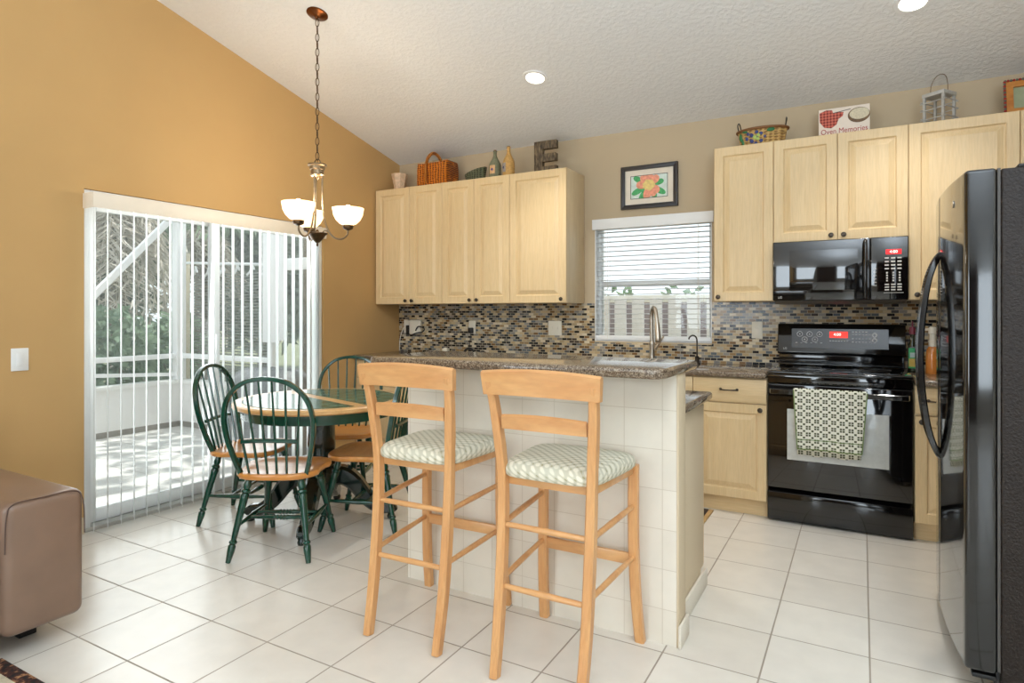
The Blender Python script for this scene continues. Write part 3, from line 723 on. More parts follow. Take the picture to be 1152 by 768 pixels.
def make_stool(loc, label):
    r = thing('bar_stool', label, 'stool', loc, 0, 'bar stools')     # faces +y
    for s in (-1, 1):
        pts = smooth_path([(s*.162, -.245, 0.0005), (s*.166, -.205, .22), (s*.168, -.178, .48), (s*.172, -.172, .70), (s*.188, -.196, .92), (s*.196, -.222, 1.03)], 5)
        n = len(pts); B().tube(pts, [.92+.12*math.sin(PI*min(1, i/(n*.62))) if i < n*.62 else 1.0-.18*((i-n*.62)/(n*.38)) for i in range(n)], flat=(.042, .033), up=(0, 1, 0)).build('rear_leg', M_BEECH, r, False)
        pts = smooth_path([(s*.206, .235, 0.0005), (s*.198, .208, .18), (s*.192, .196, .42), (s*.192, .198, .69)], 5)
        B().tube(pts, 1, flat=(.034, .038), up=(0, 1, 0)).build('front_leg', M_BEECH, r, False)
        for z in (.325, .52):
            yb = -.19 if z < .4 else -.178
            B().tube([(s*.168, yb, z-.005), (s*.18, 0, z+.004), (s*.192, .197, z+.012)], [.0095, .0115, .0095], 10).build('side_rung', M_BEECH_H, r, False)
    for z, yb in ((.30, -.191), (.515, -.177)): B().tube([(-.168, yb, z), (0, yb, z), (.168, yb, z)], [.0095, .0115, .0095], 10).build('back_rung', M_BEECH_H, r, False)
    B().box(-.186, .186, .188, .206, .305, .35, .006).build('foot_rail', M_BEECH_H, r, False)
    def bowed(xa, z0, z1, y, bow, t, arch=0.0, topx=None):
        b = B(); n = 16; mk = b._mark(); rows = []
        for i in range(n+1):
            u = i/n*2-1; x = u*xa; yy = y-bow*(1-u*u)
            edge = 1 if abs(u) < .97 else .88
            zt_ = z1-arch*u*u; zb = z0-arch*.35*u*u
            xt = x*(topx if topx else 1)
            rows.append([b.bm.verts.new(Vector(p)) for p in ((x, yy, zb), (xt, yy-.012*(zt_-zb)/.1, zt_-.008), (xt, yy+t*.5-.014*(zt_-zb)/.1, zt_), (xt, yy+t-.012*(zt_-zb)/.1, zt_-.008), (x, yy+t, zb))])
        for a_, c_ in zip(rows, rows[1:]):
            for k in range(5): b.bm.faces.new([a_[k], a_[(k+1) % 5], c_[(k+1) % 5], c_[k]])
        b.bm.faces.new(rows[0]); b.bm.faces.new(list(reversed(rows[-1]))); b._done(mk)
        return b
    bowed(.2195, .985, 1.078, -.228, .012, .026, .013, 1.03).build('top_rail', M_BEECH_H, r, False)
    bowed(.162, .862, .918, -.196, .012, .018, .008).build('mid_rail', M_BEECH_H, r, False)
    b = B(); b.prism([(-.172, -.16), (.172, -.16), (.196, .19), (-.196, .19)], 'z', .655, .69, .004); b.build('seat_frame', M_BEECH_H, r, False)
    # cushion
    b = B(); mk = b._mark(); n = 14; rings = []
    def outline(sc, k):
        a = 2*PI*k/48; c_, s_ = math.cos(a), math.sin(a)
        px = math.copysign(abs(c_)**.36, c_); py = math.copysign(abs(s_)**.36, s_)
        return Vector((px*sc*(.205+.018*py), .012+py*sc*.206, 0))
    for sc, z in ((.965, .688), (.99, .694), (1.0, .705), (.995, .716), (.975, .725), (.92, .734), (.8, .741), (.55, .746), (.25, .748)):
        rings.append([b.bm.verts.new(outline(sc, k)+Vector((0, 0, z))) for k in range(48)])
    for a_, c_ in zip(rings, rings[1:]):
        for k in range(48): b.bm.faces.new([a_[k], a_[(k+1) % 48], c_[(k+1) % 48], c_[k]])
    b.bm.faces.new(list(reversed(rings[0]))); b.bm.faces.new(rings[-1]); b._done(mk)
    b.build('seat_cushion', M_FABRIC, r, False)
    return r
s1 = make_stool((-.952, 2.105, 0), 'beech bar stool with patterned cushion, the one nearer the range end of the bar')
dup(s1, (-1.545, 2.115, 0), RAD(2), 'beech bar stool with patterned cushion, the one nearer the dining table')

# ------------------------------------------------------------------ dining set
LEG = [(0, .014), (.04, .016), (.10, .021), (.14, .016), (.155, .024), (.18, .024), (.195, .017), (.22, .023), (.26, .021), (.45, .018), (.70, .0145), (.74, .014), (.755, .02), (.775, .02), (.79, .0145), (.81, .0195), (.86, .019), (1.0, .0125)]
STR = [(0, .008), (.25, .0105), (.36, .012), (.39, .0145), (.41, .011), (.44, .0145), (.46, .011), (.49, .0145), (.51, .011), (.54, .0145), (.56, .011), (.59, .0145), (.61, .012), (.75, .0105), (1, .008)]
def make_chair(loc, rz, label):
    r = thing('dining_chair', label, 'chair', loc, rz, 'bow-back dining chairs')   # faces +y
    # seat
    b = B(); mk = b._mark(); N = 56
    def ol(k, sc):
        a = 2*PI*k/N; c_, s_ = math.cos(a), math.sin(a); e = .62
        px = math.copysign(abs(c_)**e, c_); py = math.copysign(abs(s_)**e, s_)
        wd = .225+.012*py-(.014 if abs(py) < .3 else 0)
        return Vector((px*wd*sc, .0+py*.215*sc, 0))
    rings = []
    for sc, z in ((.90, .408), (.97, .413), (1.0, .424), (1.0, .434), (.985, .441), (.93, .443), (.80, .438), (.6, .433), (.3, .431), (.05, .431)):
        rings.append([b.bm.verts.new(ol(k, sc)+Vector((0, 0, z))) for k in range(N)])
    for a_, c_ in zip(rings, rings[1:]):
        for k in range(N): b.bm.faces.new([a_[k], a_[(k+1) % N], c_[(k+1) % N], c_[k]])
    b.bm.faces.new(list(reversed(rings[0]))); b.bm.faces.new(rings[-1]); b._done(mk); b.build('seat', M_HONEY, r, False)
    tops = {}; bots = {}
    for sx in (-1, 1):
        for sy in (-1, 1):
            t_ = Vector((sx*.135, sy*.135, .412)); bo = Vector((sx*(.205 if sy < 0 else .20), sy*.228, .0005)); tops[sx, sy] = t_; bots[sx, sy] = bo
            B().turned(t_, bo, LEG, 12).build('leg', M_GREEN, r, False)
    mids = {}
    for sx in (-1, 1):
        pa = bots[sx, -1].lerp(tops[sx, -1], .42); pb = bots[sx, 1].lerp(tops[sx, 1], .42); mids[sx] = (pa, pb)
        B().turned(pa, pb, [(0, .008), (.3, .012), (.5, .015), (.7, .012), (1, .008)], 10).build('side_stretcher', M_GREEN, r, False)
    for f_ in (.38, .62): B().turned(mids[-1][0].lerp(mids[-1][1], f_), mids[1][0].lerp(mids[1][1], f_), STR, 10).build('cross_stretcher', M_GREEN, r, False)
    # hoop
    hp = [(-.172, -.155, .436), (-.198, -.182, .53), (-.222, -.208, .64), (-.226, -.228, .74), (-.196, -.248, .84), (-.115, -.264, .915), (0, -.270, .938)]
    path = smooth_path(hp+[(-x, y, z) for x, y, z in reversed(hp[:-1])], 6)
    B().tube(path, 1, flat=(.028, .022), up=(0, 1, 0)).build('bow_back', M_GREEN, r, False)
    def hoop_at(x):
        best = max((p for p in path if p.z > .7 and abs(p.x-x) < .03), key=lambda p: -abs(p.x-x)); return best
    b = B(); xs0 = [-.125+.05*i for i in range(6)]
    for i, x in enumerate(xs0):
        xt = (x)*1.34; h = hoop_at(xt); p0 = Vector((x*.98, -.165-.012*(1-abs(x)/.125), .434)); p1 = Vector((xt, h.y, h.z-.008))
        B().tube([p0, p0.lerp(p1, .25), p0.lerp(p1, .5), p1], [.0062, .0072, .007, .0052], 8).build('spindle', M_GREEN, r, False)
    pts = []
    for i in range(9):
        u = i/8*2-1; pts.append((u*.142, -.214-.006*(1-u*u), .612+.006*(1-u*u)))
    B().tube(pts, 1, flat=(.022, .019), up=(0, 1, 0)).build('cross_band', M_GREEN, r, False)
    return r
c1 = make_chair((-2.735, 2.345, 0), RAD(29), 'green bow-back chair with honey seat, seen from behind in front of the table')
dup(c1, (-3.325, 2.595, 0), RAD(-64), 'green bow-back chair with honey seat nearest the sliding door, its back to the slats')
dup(c1, (-2.605, 2.87, 0), RAD(112), 'green bow-back chair with honey seat between the table and the breakfast bar')
dup(c1, (-3.19, 3.25, 0), RAD(212), 'green bow-back chair with honey seat on the far side of the table')

TX, TY = -2.90, 2.765
tb = thing('dining_table', 'round pedestal table with green tiled top and pale wood rim', 'table', (TX, TY, 0))
R = .505; Z0 = -.016
b = B(); b.lathe([(.0, .728+Z0), (R-.01, .728+Z0), (R, .736+Z0), (R, .752+Z0), (R-.008, .760+Z0), (R-.07, .7605+Z0), (.0005, .7605+Z0)], (TX, TY, 0), 72); tt = b.build('tabletop', M_RIM, tb)
M_GTILE = tile_mat('green_table_tile', .105, .0022, (.01, .02), 'xy', srgb(30, 84, 66), srgb(38, 94, 74), srgb(150, 168, 150), .12, .2)
ba = math.atan2(-.152, .55)
for sgn in (1, -1):
    b = B(); pts = []; rr = R-.055; off = .04
    a0 = math.asin(off/rr)
    for i in range(41):
        a = a0+(PI-2*a0)*i/40; pts.append((rr*math.cos(a), rr*math.sin(a)))
    rot = ba if sgn > 0 else ba+PI
    poly = [(TX+p*math.cos(rot)-q*math.sin(rot), TY+p*math.sin(rot)+q*math.cos(rot)) for p, q in pts]
    b.prism(poly, 'z', .759+Z0, .7625+Z0); b.build('tile_inlay', M_GTILE, tt)
b = B(); b.lathe([(R-.062, .652), (R-.05, .652), (R-.048, .657), (R-.048, .7275+Z0), (R-.062, .7275+Z0)], (TX, TY, 0), 64, cap=False); b.build('apron', M_GREEN, tb)
b = B(); b.lathe([(.20, .7275+Z0), (.20, .695), (.12, .685), (.075, .68), (.07, .66), (.085, .645), (.088, .63), (.078, .61), (.082, .56), (.085, .45), (.08, .37), (.094, .355), (.096, .34), (.085, .325), (.10, .30), (.105, .22), (.09, .17), (.05, .16)], (TX, TY, 0), 36); b.build('pedestal', M_DGREEN, tb)
for k in range(4):
    a = RAD(-57.5)+k*PI/2; dx, dy = math.cos(a), math.sin(a); b = B()
    prof = smooth_path([(.07, .27), (.14, .27), (.21, .22), (.28, .13), (.35, .075), (.42, .065), (.445, .04)], 5)
    pts = [Vector((TX+p.x*dx, TY+p.x*dy, p.y)) for p in [Vector((q[0], q[1], 0)) for q in prof]]; n = len(pts)
    b.tube(pts, [1.45-.85*i/(n-1) for i in range(n)], flat=(.085, .07), up=(0, 0, 1))
    b.lathe([(.022, .0005), (.026, .015), (.02, .03), (.012, .05)], (TX+.425*dx, TY+.425*dy, 0), 12)
    b.build('foot', M_DGREEN, tb)

# ------------------------------------------------------------------ chandelier
CX, CY = -2.976, 2.804; CZ = zc(CY)
ch = thing('chandelier', 'three-light bronze chandelier with glowing bowl shades hanging over the dining table', 'chandelier', (CX, CY, 1.685))
nrm = Vector((0, -SL, -1)).normalized()
b = B(); b.lathe([(.066, 0), (.066, .004), (.06, .009), (.03, .016), (.012, .026), (.008, .034)], Vector((CX, CY, CZ))+nrm*.0005, 28, nrm); b.build('ceiling_canopy', plain('copper_bronze', srgb(112, 66, 34), .3, .9, .1), ch)
b = B(); z = CZ-.03; k = 0
while z > 2.235:
    a = (k % 2)*PI/2+.5; pts = []
    for i in range(12):
        t_ = 2*PI*i/12; lx = .011*math.cos(t_); lz = .026*math.sin(t_); pts.append((CX+lx*math.cos(a), CY+lx*math.sin(a), z-.026+lz))
    b.tube(pts, .0026, 5, closed=True); z -= .0465; k += 1
b.tube(smooth_path([(CX+.003, CY, CZ-.03), (CX-.004, CY+.002, (CZ+2.2)/2), (CX+.003, CY, 2.2)], 8), .0016, 5)
b.build('chain', M_BRONZE, ch)
b = B(); b.tube(arc((CX, CY, 2.205), .026, RAD(-20), RAD(200), 14, 'xz'), .0035, 6)
b.lathe([(.022, 2.202), (.058, 2.198), (.06, 2.19), (.05, 2.183), (.046, 2.165), (.040, 2.162), (.040, 2.135), (.046, 2.132), (.04, 2.124), (.014, 2.118), (.008, 2.105), (.003, 2.10)], (CX, CY, 0), 28); b.build('top_hub', M_CHAMP, ch)
b = B(); b.lathe([(.002, 1.685), (.007, 1.69), (.005, 1.705), (.016, 1.712), (.034, 1.73), (.05, 1.755), (.062, 1.762), (.062, 1.768), (.04, 1.772), (.012, 1.776), (.006, 1.79)], (CX, CY, 0), 28); b.build('lower_bowl', M_BRONZE, ch)
ca = RAD(29.33); Rv = Vector((math.cos(ca), math.sin(ca), 0)); Fv = Vector((-math.sin(ca), math.cos(ca), 0))
M_SHADE = NT('frosted_glass_shade'); M_SHADE.set(srgb(250, 232, 204), .35)
M_SHADE.bsdf.inputs['Emission Color'].default_value = srgb(255, 224, 172); M_SHADE.bsdf.inputs['Emission Strength'].default_value = 1.6
_lw = M_SHADE.add('ShaderNodeTexNoise', i_Scale=9.0); M_SHADE.link(M_SHADE.coord(), _lw.inputs['Vector']); M_SHADE.bump(_lw.outputs[0], .05, .01); M_SHADE = M_SHADE.m
M_BULB = emis('lit_bulb', (1, .86, .62, 1), 14)
for k, an in enumerate((-108, 12, 124)):
    v = Rv*math.cos(RAD(an))+Fv*math.sin(RAD(an)); P0 = Vector((CX, CY, 0))
    def pt(rr_, z): return P0+v*rr_+Vector((0, 0, z))
    b = B(); b.tube(smooth_path([pt(.03, 2.125), pt(.03, 2.02), pt(.036, 1.90), pt(.06, 1.80), pt(.10, 1.745), pt(.145, 1.735), pt(.18, 1.76), pt(.187, 1.80)], 6), .0058, 8)
    b.tube(smooth_path([pt(.095, 1.748), pt(.07, 1.775), pt(.045, 1.785), pt(.03, 1.77)], 4), .004, 6)
    arm = b.build('arm', M_CHAMP, ch)
    c_ = P0+v*.187
    B().lathe([(.008, 1.79), (.03, 1.80), (.034, 1.812), (.034, 1.822), (.02, 1.824)], c_, 20).build('shade_holder', M_BRONZE, arm)
    b = B(); b.lathe([(.03, 1.823), (.052, 1.832), (.075, 1.855), (.09, 1.885), (.096, 1.918), (.098, 1.93), (.095, 1.93), (.093, 1.918), (.086, 1.885), (.072, 1.858), (.05, 1.836), (.0, 1.828)], c_, 32, cap=False); b.build('lamp_shade', M_SHADE, arm)
    b = B(); b.ball(c_+Vector((0, 0, 1.915)), .024, (1, 1, 1.5), 14); b.build('bulb', M_BULB, arm)
    L = lamp('chandelier_bulb_light', 'POINT', c_+Vector((0, 0, 1.975)), 3.7, (1, .91, .77), shadow_soft_size=.03)

# ------------------------------------------------------------------ recessed ceiling lights
def can(x, y, label):
    r = thing('recessed_light', label, 'ceiling light', (x, y, zc(y)), 0, 'recessed ceiling lights'); c_ = Vector((x, y, zc(y)))
    B().lathe([(.062, 0), (.066, .006), (.088, .005), (.09, 0)], c_+nrm*.0005, 32, nrm, cap=False).build('trim_ring', M_WHITE, r)
    B().lathe([(.001, .002), (.062, .002), (.062, .003), (.001, .0035)], c_+nrm*.0005, 32, nrm).build('lit_lens', emis('warm_lens', (1, .93, .8, 1), 5), r)
    L = lamp('recessed_light_glow', 'SPOT', c_+nrm*.02, 58, (1, .97, .92), spot_size=RAD(96), spot_blend=.8, shadow_soft_size=.07); L.rotation_euler = (0, 0, 0)
can(-1.976, 3.844, 'round recessed ceiling light above the sink, nearer the chandelier')
can(.234, 3.866, 'round recessed ceiling light at the top edge above the range')

# ------------------------------------------------------------------ things on the wall and counters
pf = thing('framed_picture', 'black-framed painting of an orange flower above the kitchen window', 'picture', (-1.43, YB, 2.08))
px0, px1, pz0, pz1, pt_ = -1.655, -1.208, 2.078, 2.412, .033
b = B()
b.prism([(px0, pz0), (px1, pz0), (px1-pt_, pz0+pt_), (px0+pt_, pz0+pt_)], 'y', YB-.028, YB-.0005, .003).prism([(px0, pz1), (px1, pz1), (px1-pt_, pz1-pt_), (px0+pt_, pz1-pt_)], 'y', YB-.028, YB-.0005, .003)
b.prism([(px0, pz0), (px0, pz1), (px0+pt_, pz1-pt_), (px0+pt_, pz0+pt_)], 'y', YB-.028, YB-.0005, .003).prism([(px1, pz0), (px1, pz1), (px1-pt_, pz1-pt_), (px1-pt_, pz0+pt_)], 'y', YB-.028, YB-.0005, .003)
b.build('frame', plain('black_frame', srgb(40, 36, 36), .35), pf)
B().box(px0+pt_-.003, px1-pt_+.003, YB-.014, YB-.008, pz0+pt_-.003, pz1-pt_+.003).build('mat_board', plain('cream_mat_board', srgb(228, 216, 198), .8), pf)
ax0, ax1, az0, az1 = px0+.077, px1-.077, pz0+.077, pz1-.077
b = B(); b.box(ax0, ax1, YB-.0155, YB-.014, az0, az1); pa = b.build('painting', plain('pale_aqua_paper', srgb(214, 226, 216), .8, 0, .1, 30), pf)
b = B(); lw_ = .004; b.box(ax0, ax1, YB-.0165, YB-.0155, az0, az0+lw_).box(ax0, ax1, YB-.0165, YB-.0155, az1-lw_, az1).box(ax0, ax0+lw_, YB-.0165, YB-.0155, az0, az1).box(ax1-lw_, ax1, YB-.0165, YB-.0155, az0, az1); b.build('inner_line', M_BLACKMATTE, pa)
PC = [0]
def petal(b, cx, cz, ang, l, w_, y):
    PC[0] += 1; y -= PC[0]*.00012
    pts = []
    for i in range(18):
        t_ = 2*PI*i/18; p = l*(.5+.5*math.cos(t_)); q = w_*math.sin(t_)*(1+.25*math.cos(t_))
        pts.append((cx+p*math.cos(ang)-q*math.sin(ang), cz+p*math.sin(ang)+q*math.cos(ang)))
    pts = [(min(max(p, ax0+.004), ax1-.004), min(max(q, az0+.004), az1-.004)) for p, q in pts]
    b.prism(pts, 'y', y-.0001, y+.00045)
fcx, fcz = -1.432, 2.255
b = B()
for a_, l in ((150, .12), (205, .13), (238, .12), (-30, .13), (12, .10), (-62, .10)): petal(b, fcx+.02*math.cos(RAD(a_)), fcz+.02*math.sin(RAD(a_)), RAD(a_), l, .022, YB-.0160)
b.build('leaves', plain('leaf_green_paint', srgb(84, 170, 106), .8, 0, .25, 60), pa)
b = B()
for a_ in (175, 125, 85, 40, -35, -62, -100): petal(b, fcx, fcz, RAD(a_), .10 if a_ != -100 else .115, .030, YB-.0166)
b.build('petals', plain('coral_paint', srgb(240, 158, 130), .8, 0, .2, 50), pa)
b = B(); b.prism([(fcx+.048*math.cos(i*PI/10)*(1+.12*math.sin(i*3)), fcz+.042*math.sin(i*PI/10)*(1+.12*math.cos(i*2))) for i in range(20)], 'y', YB-.0192, YB-.0186); b.build('flower_centre', plain('yellow_paint', srgb(232, 206, 130), .8, 0, .12, 60), pa)

def outlet(x, z, wd, label, kind='outlet', group='backsplash plates'):
    yb = ys; r = thing('wall_outlet' if kind == 'outlet' else 'double_switch', label, 'outlet' if kind == 'outlet' else 'light switch', (x, yb, z), 0)
    B().box(x-wd/2, x+wd/2, yb-.007, yb-.0003, z-.06, z+.06, .003).build('cover_plate', M_IVORY, r)
    if kind == 'outlet':
        for dz in (-.024, .024): B().box(x-.017, x+.017, yb-.010, yb-.007, z+dz-.015, z+dz+.015, .004).build('socket', M_IVORY, r)
    else:
        for dx in (-.023, .023): B().box(x+dx-.006, x+dx+.006, yb-.016, yb-.007, z-.012, z+.012, .002).build('toggle', M_IVORY, r)
    return r
outlet(-.647, 1.147, .072, 'ivory wall outlet in the mosaic left of the range')
outlet(-2.233, 1.14, .122, 'ivory double switch plate in the mosaic left of the window', 'switch')
outlet(-3.055, 1.137, .072, 'ivory wall outlet with a black plug, in the mosaic under the middle wall cabinet')
outlet(-3.80, 1.135, .072, 'ivory wall outlet holding the charger, in the mosaic near the tan wall')
pg = thing('power_plug', 'small black plug in the outlet under the middle wall cabinet', 'plug', (-3.055, ys-.02, 1.10))
B().box(-3.078, -3.035, ys-.045, ys-.0105, 1.085, 1.135, .006).build('plug_body', M_BLACKMATTE, pg)
b = B(); b.tube(smooth_path([(-3.055, ys-.03, 1.085), (-3.05, ys-.05, 1.0), (-3.04, ys-.08, .93), (-3.0, ys-.1, .905)], 5), .003, 6); b.build('cord', M_BLACKMATTE, pg)
cg = thing('wall_charger', 'white cordless phone wall mount with hanging cord on the backsplash by the corner', 'charger', (-3.68, ys, 1.06))
B().box(-3.745, -3.615, ys-.045, ys-.0005, 1.065, 1.2, .012, 3).build('charger_body', M_IVORY, cg)
B().box(-3.79, -3.75, ys-.035, ys-.0105, 1.06, 1.15, .006).build('black_adapter', M_BLACKMATTE, cg)
b = B(); b.tube(smooth_path([(-3.76, ys-.02, 1.16), (-3.82, ys-.025, 1.13), (-3.87, ys-.02, 1.02), (-3.878, ys-.02, .905)], 6), .004, 6); b.build('white_cord', M_CORD, cg)
b = B(); b.tube(smooth_path([(-3.66, ys-.05, 1.10), (-3.62, ys-.06, 1.14), (-3.56, ys-.05, 1.12), (-3.58, ys-.05, 1.09), (-3.64, ys-.055, 1.08), (-3.70, ys-.05, 1.06)], 5), .006, 6); b.build('coiled_black_cord', M_BLACKMATTE, cg)
# small things on the far counter
b = B()
for dx, rr_ in ((0, .055), (.004, .048)): b.tube(arc((-3.0+dx, 4.57, .905), rr_, 0, PI, 12, 'xz'), .007, 7)
b.tube([(-3.055, 4.57, .908), (-3.1, 4.59, .908)], .007, 7); tag(b.build('coiled_cable', M_BLACKMATTE), 'coil of black cable on the far counter below the middle outlet', 'cable')
b = B(); b.lathe([(.03, .9005), (.034, .903), (.03, .93), (.018, .934), (.014, .94), (.001, .942)], (-2.86, 4.57, 0), 16); tag(b.build('charging_puck', M_BLACKMATTE), 'small black round gadget on the far counter right of the coiled cable', 'gadget')
b = B(); b.box(-3.262, -3.205, 4.53, 4.57, .9005, .952, .006); b.box(-3.25, -3.217, 4.54, 4.56, .952, .958, .002); tag(b.build('card_box', M_IVORY), 'tiny white box on the far counter left of the coiled cable', 'box')
# faucet
fa = thing('kitchen_faucet', 'tall brushed nickel pull-down faucet in front of the kitchen window', 'faucet', (-1.345, 4.5, .9))
b = B(); b.lathe([(.028, .9005), (.028, .908), (.022, .914), (.019, .93), (.019, 1.03), (.021, 1.05), (.016, 1.06)], (-1.345, 4.5, 0), 20)
b.build('faucet_base', M_NICKEL, fa)
b = B(); pts = smooth_path([(-1.345, 4.5, 1.05), (-1.349, 4.5, 1.20), (-1.345, 4.495, 1.27), (-1.328, 4.47, 1.305), (-1.30, 4.43, 1.29), (-1.285, 4.405, 1.24), (-1.278, 4.395, 1.19)], 6); b.tube(pts, [.0145]*len(pts), 12)
b.build('gooseneck', M_NICKEL, fa)
b = B(); b.turned((-1.279, 4.397, 1.20), (-1.262, 4.372, 1.06), [(0, .0165), (.1, .018), (.6, .021), (.95, .023), (1, .018)], 14); b.build('spray_head', M_NICKEL, fa)
b = B(); b.turned((-1.325, 4.5, 1.0), (-1.255, 4.49, 1.10), [(0, .011), (.3, .011), (.45, .008), (1, .006)], 10); b.build('lever', M_NICKEL, fa)
f2 = thing('filter_faucet', 'small dark gooseneck water filter faucet right of the tall kitchen faucet', 'faucet', (-1.02, 4.5, .9))
b = B(); b.lathe([(.024, .9005), (.022, .91), (.014, .918), (.014, .95), (.016, .956), (.008, .962)], (-1.02, 4.5, 0), 16); b.tube([(-1.02, 4.5, .94), (-.99, 4.49, .948)], .006, 8); b.build('faucet_base', M_DKNOB, f2)
b = B(); b.tube(smooth_path([(-1.02, 4.5, .955), (-1.02, 4.5, 1.06), (-1.026, 4.495, 1.095), (-1.045, 4.48, 1.108), (-1.064, 4.465, 1.095), (-1.068, 4.462, 1.08)], 5), .0055, 8); b.build('gooseneck', M_DKNOB, f2)

# bottles right of the range
ob = thing('oil_bottle', 'dark glass bottle with green and yellow label beside the range', 'bottle', (.276, 4.6, .9))
b = B(); b.prism([(-.024+.276, 4.574), (.026+.276, 4.574), (.026+.276, 4.626), (-.024+.276, 4.626)], 'z', .9005, 1.06, .008, 3); b.lathe([(.023, 1.058), (.022, 1.07), (.014, 1.09), (.0125, 1.13), (.015, 1.135), (.013, 1.145)], (.276, 4.6, 0), 18); b.build('bottle_glass', plain('dark_olive_glass', srgb(38, 44, 24), .08, 0, .1, 10, coat=.8), ob)
lb = B().box(.254, .300, 4.5725, 4.5738, .925, 1.05, .0004).build('label', plain('green_label', srgb(64, 172, 110), .6), ob)
B().box(.256, .298, 4.5717, 4.5725, .935, .985).build('yellow_patch', plain('yellow_print', srgb(206, 178, 88), .6), lb)
B().box(.262, .292, 4.5717, 4.5725, .992, 1.022).build('pale_patch', plain('pale_print', srgb(196, 214, 208), .6), lb)
B().lathe([(.016, 1.135), (.016, 1.175), (.013, 1.18), (.004, 1.182), (.004, 1.215), (.002, 1.217)], (.276, 4.6, 0), 16).build('pour_cap', plain('maroon_cap', srgb(120, 40, 58), .4), ob)
sb = thing('soap_bottle', 'amber bottle with white pump top between the range and the refrigerator', 'bottle', (.372, 4.5, .9))
B().lathe([(.034, .9005), (.036, .905), (.035, 1.02), (.03, 1.05), (.018, 1.068)], (.372, 4.5, 0), 22).build('bottle_body', plain('amber_liquid', srgb(206, 128, 58), .15, 0, .06, 10, coat=.5), sb)
b = B(); b.lathe([(.02, 1.064), (.021, 1.10), (.016, 1.106), (.016, 1.14), (.022, 1.145), (.022, 1.175), (.014, 1.185)], (.372, 4.5, 0), 18); b.box(.33, .372, 4.494, 4.506, 1.16, 1.175, .004); b.build('pump_top', M_IVORY, sb)

# ------------------------------------------------------------------ things on top of the wall cabinets
ZT = ZU1+.0006
b = B(); b.lathe([(.042, ZT), (.048, ZT+.01), (.055, ZT+.07), (.078, ZT+.172), (.072, ZT+.172), (.05, ZT+.07), (.042, ZT+.02), (.001, ZT+.018)], (-3.76, 4.55, 0), 8, cap=False)
tag(b.build('flower_pot', plain('pale_patterned_ceramic', srgb(216, 184, 150), .5, 0, .18, 40)), 'small pale patterned ceramic pot on the cabinets in the corner', 'pot')
def wicker(name, dark, light, sc=70.0):
    t = NT(name); v = t.coord()
    w1 = t.add('ShaderNodeTexWave', bands_direction='Z', i_Scale=sc*.3, i_Distortion=4.0, i_Detail=3.0); t.link(v, w1.inputs['Vector'])
    w2 = t.add('ShaderNodeTexWave', bands_direction='X', i_Scale=sc*.16, i_Distortion=3.0); t.link(v, w2.inputs['Vector'])
    f = t.mix(.5, w1.outputs[0], w2.outputs[0]); t.set(t.ramp(f, [(.25, dark), (.5, light)]), .5); t.bump(f, 1.0, .012); return t.m
wb = thing('wicker_basket', 'orange wicker shopping basket with arched handle on the cabinets', 'basket', (-3.30, 4.52, ZT))
b = B(); mk = b._mark(); rings = []
def rr(hx, hy, z, cx=-3.30, cy=4.52, n=10):
    out = []
    rad = .04
    for (sx, sy, a0) in ((1, 1, 0), (-1, 1, 90), (-1, -1, 180), (1, -1, 270)):
        for i in range(n):
            a = RAD(a0+90*i/(n-1)); out.append(b.bm.verts.new(Vector((cx+sx*(hx-rad)+rad*math.cos(a), cy+sy*(hy-rad)+rad*math.sin(a), z+.035*((abs(sx*(hx-rad)+rad*math.cos(a)))/hx)**2*(1 if z > ZT+.1 else 0)))))
    return out
for hx, hy, z in ((.17, .10, ZT), (.172, .105, ZT+.05), (.168, .108, ZT+.12), (.16, .108, ZT+.18), (.15, .098, ZT+.18), (.152, .098, ZT+.1), (.15, .092, ZT+.015)): rings.append(rr(hx, hy, z))
for a_, c_ in zip(rings, rings[1:]):
    for k in range(40): b.bm.faces.new([a_[k], a_[(k+1) % 40], c_[(k+1) % 40], c_[k]])
b.bm.faces.new(list(reversed(rings[0]))); b.bm.faces.new(rings[-1]); b._done(mk)
M_WICK = wicker('orange_wicker', srgb(88, 26, 6), srgb(226, 128, 30))
b.build('woven_body', M_WICK, wb)
b = B(); b.tube(smooth_path([(-3.345, 4.412, ZT+.02), (-3.345, 4.406, ZT+.15), (-3.34, 4.43, ZT+.25), (-3.33, 4.50, ZT+.305), (-3.32, 4.58, ZT+.27), (-3.32, 4.632, ZT+.15)], 6), .014, 9); b.build('handle', wicker('orange_wicker_handle', srgb(140, 60, 16), srgb(230, 146, 56), 120), wb)
# green boat-shaped basket
gb = B(); mk = gb._mark(); rings = []
def boat(sc, z, up):
    out = []
    for k in range(28):
        a = 2*PI*k/28; out.append(gb.bm.verts.new(Vector((-2.885+.108*sc*math.cos(a), 4.5+.06*sc*math.sin(a), z+up*(.028*math.cos(a)+.008)))))
    return out
for sc, z, up in ((.75, ZT, 0), (.86, ZT+.03, .3), (.97, ZT+.07, .9), (1.0, ZT+.085, 1), (.9, ZT+.08, 1), (.75, ZT+.03, .3), (.3, ZT+.02, 0)): rings.append(boat(sc, z, up))
for a_, c_ in zip(rings, rings[1:]):
    for k in range(28): gb.bm.faces.new([a_[k], a_[(k+1) % 28], c_[(k+1) % 28], c_[k]])
gb.bm.faces.new(list(reversed(rings[0]))); gb.bm.faces.new(rings[-1]); gb._done(mk)
tag(gb.build('woven_bowl', wicker('green_wicker', srgb(36, 40, 30), srgb(112, 116, 86), 80)), 'small grey-green woven bowl on the cabinets left of the bottles', 'bowl')
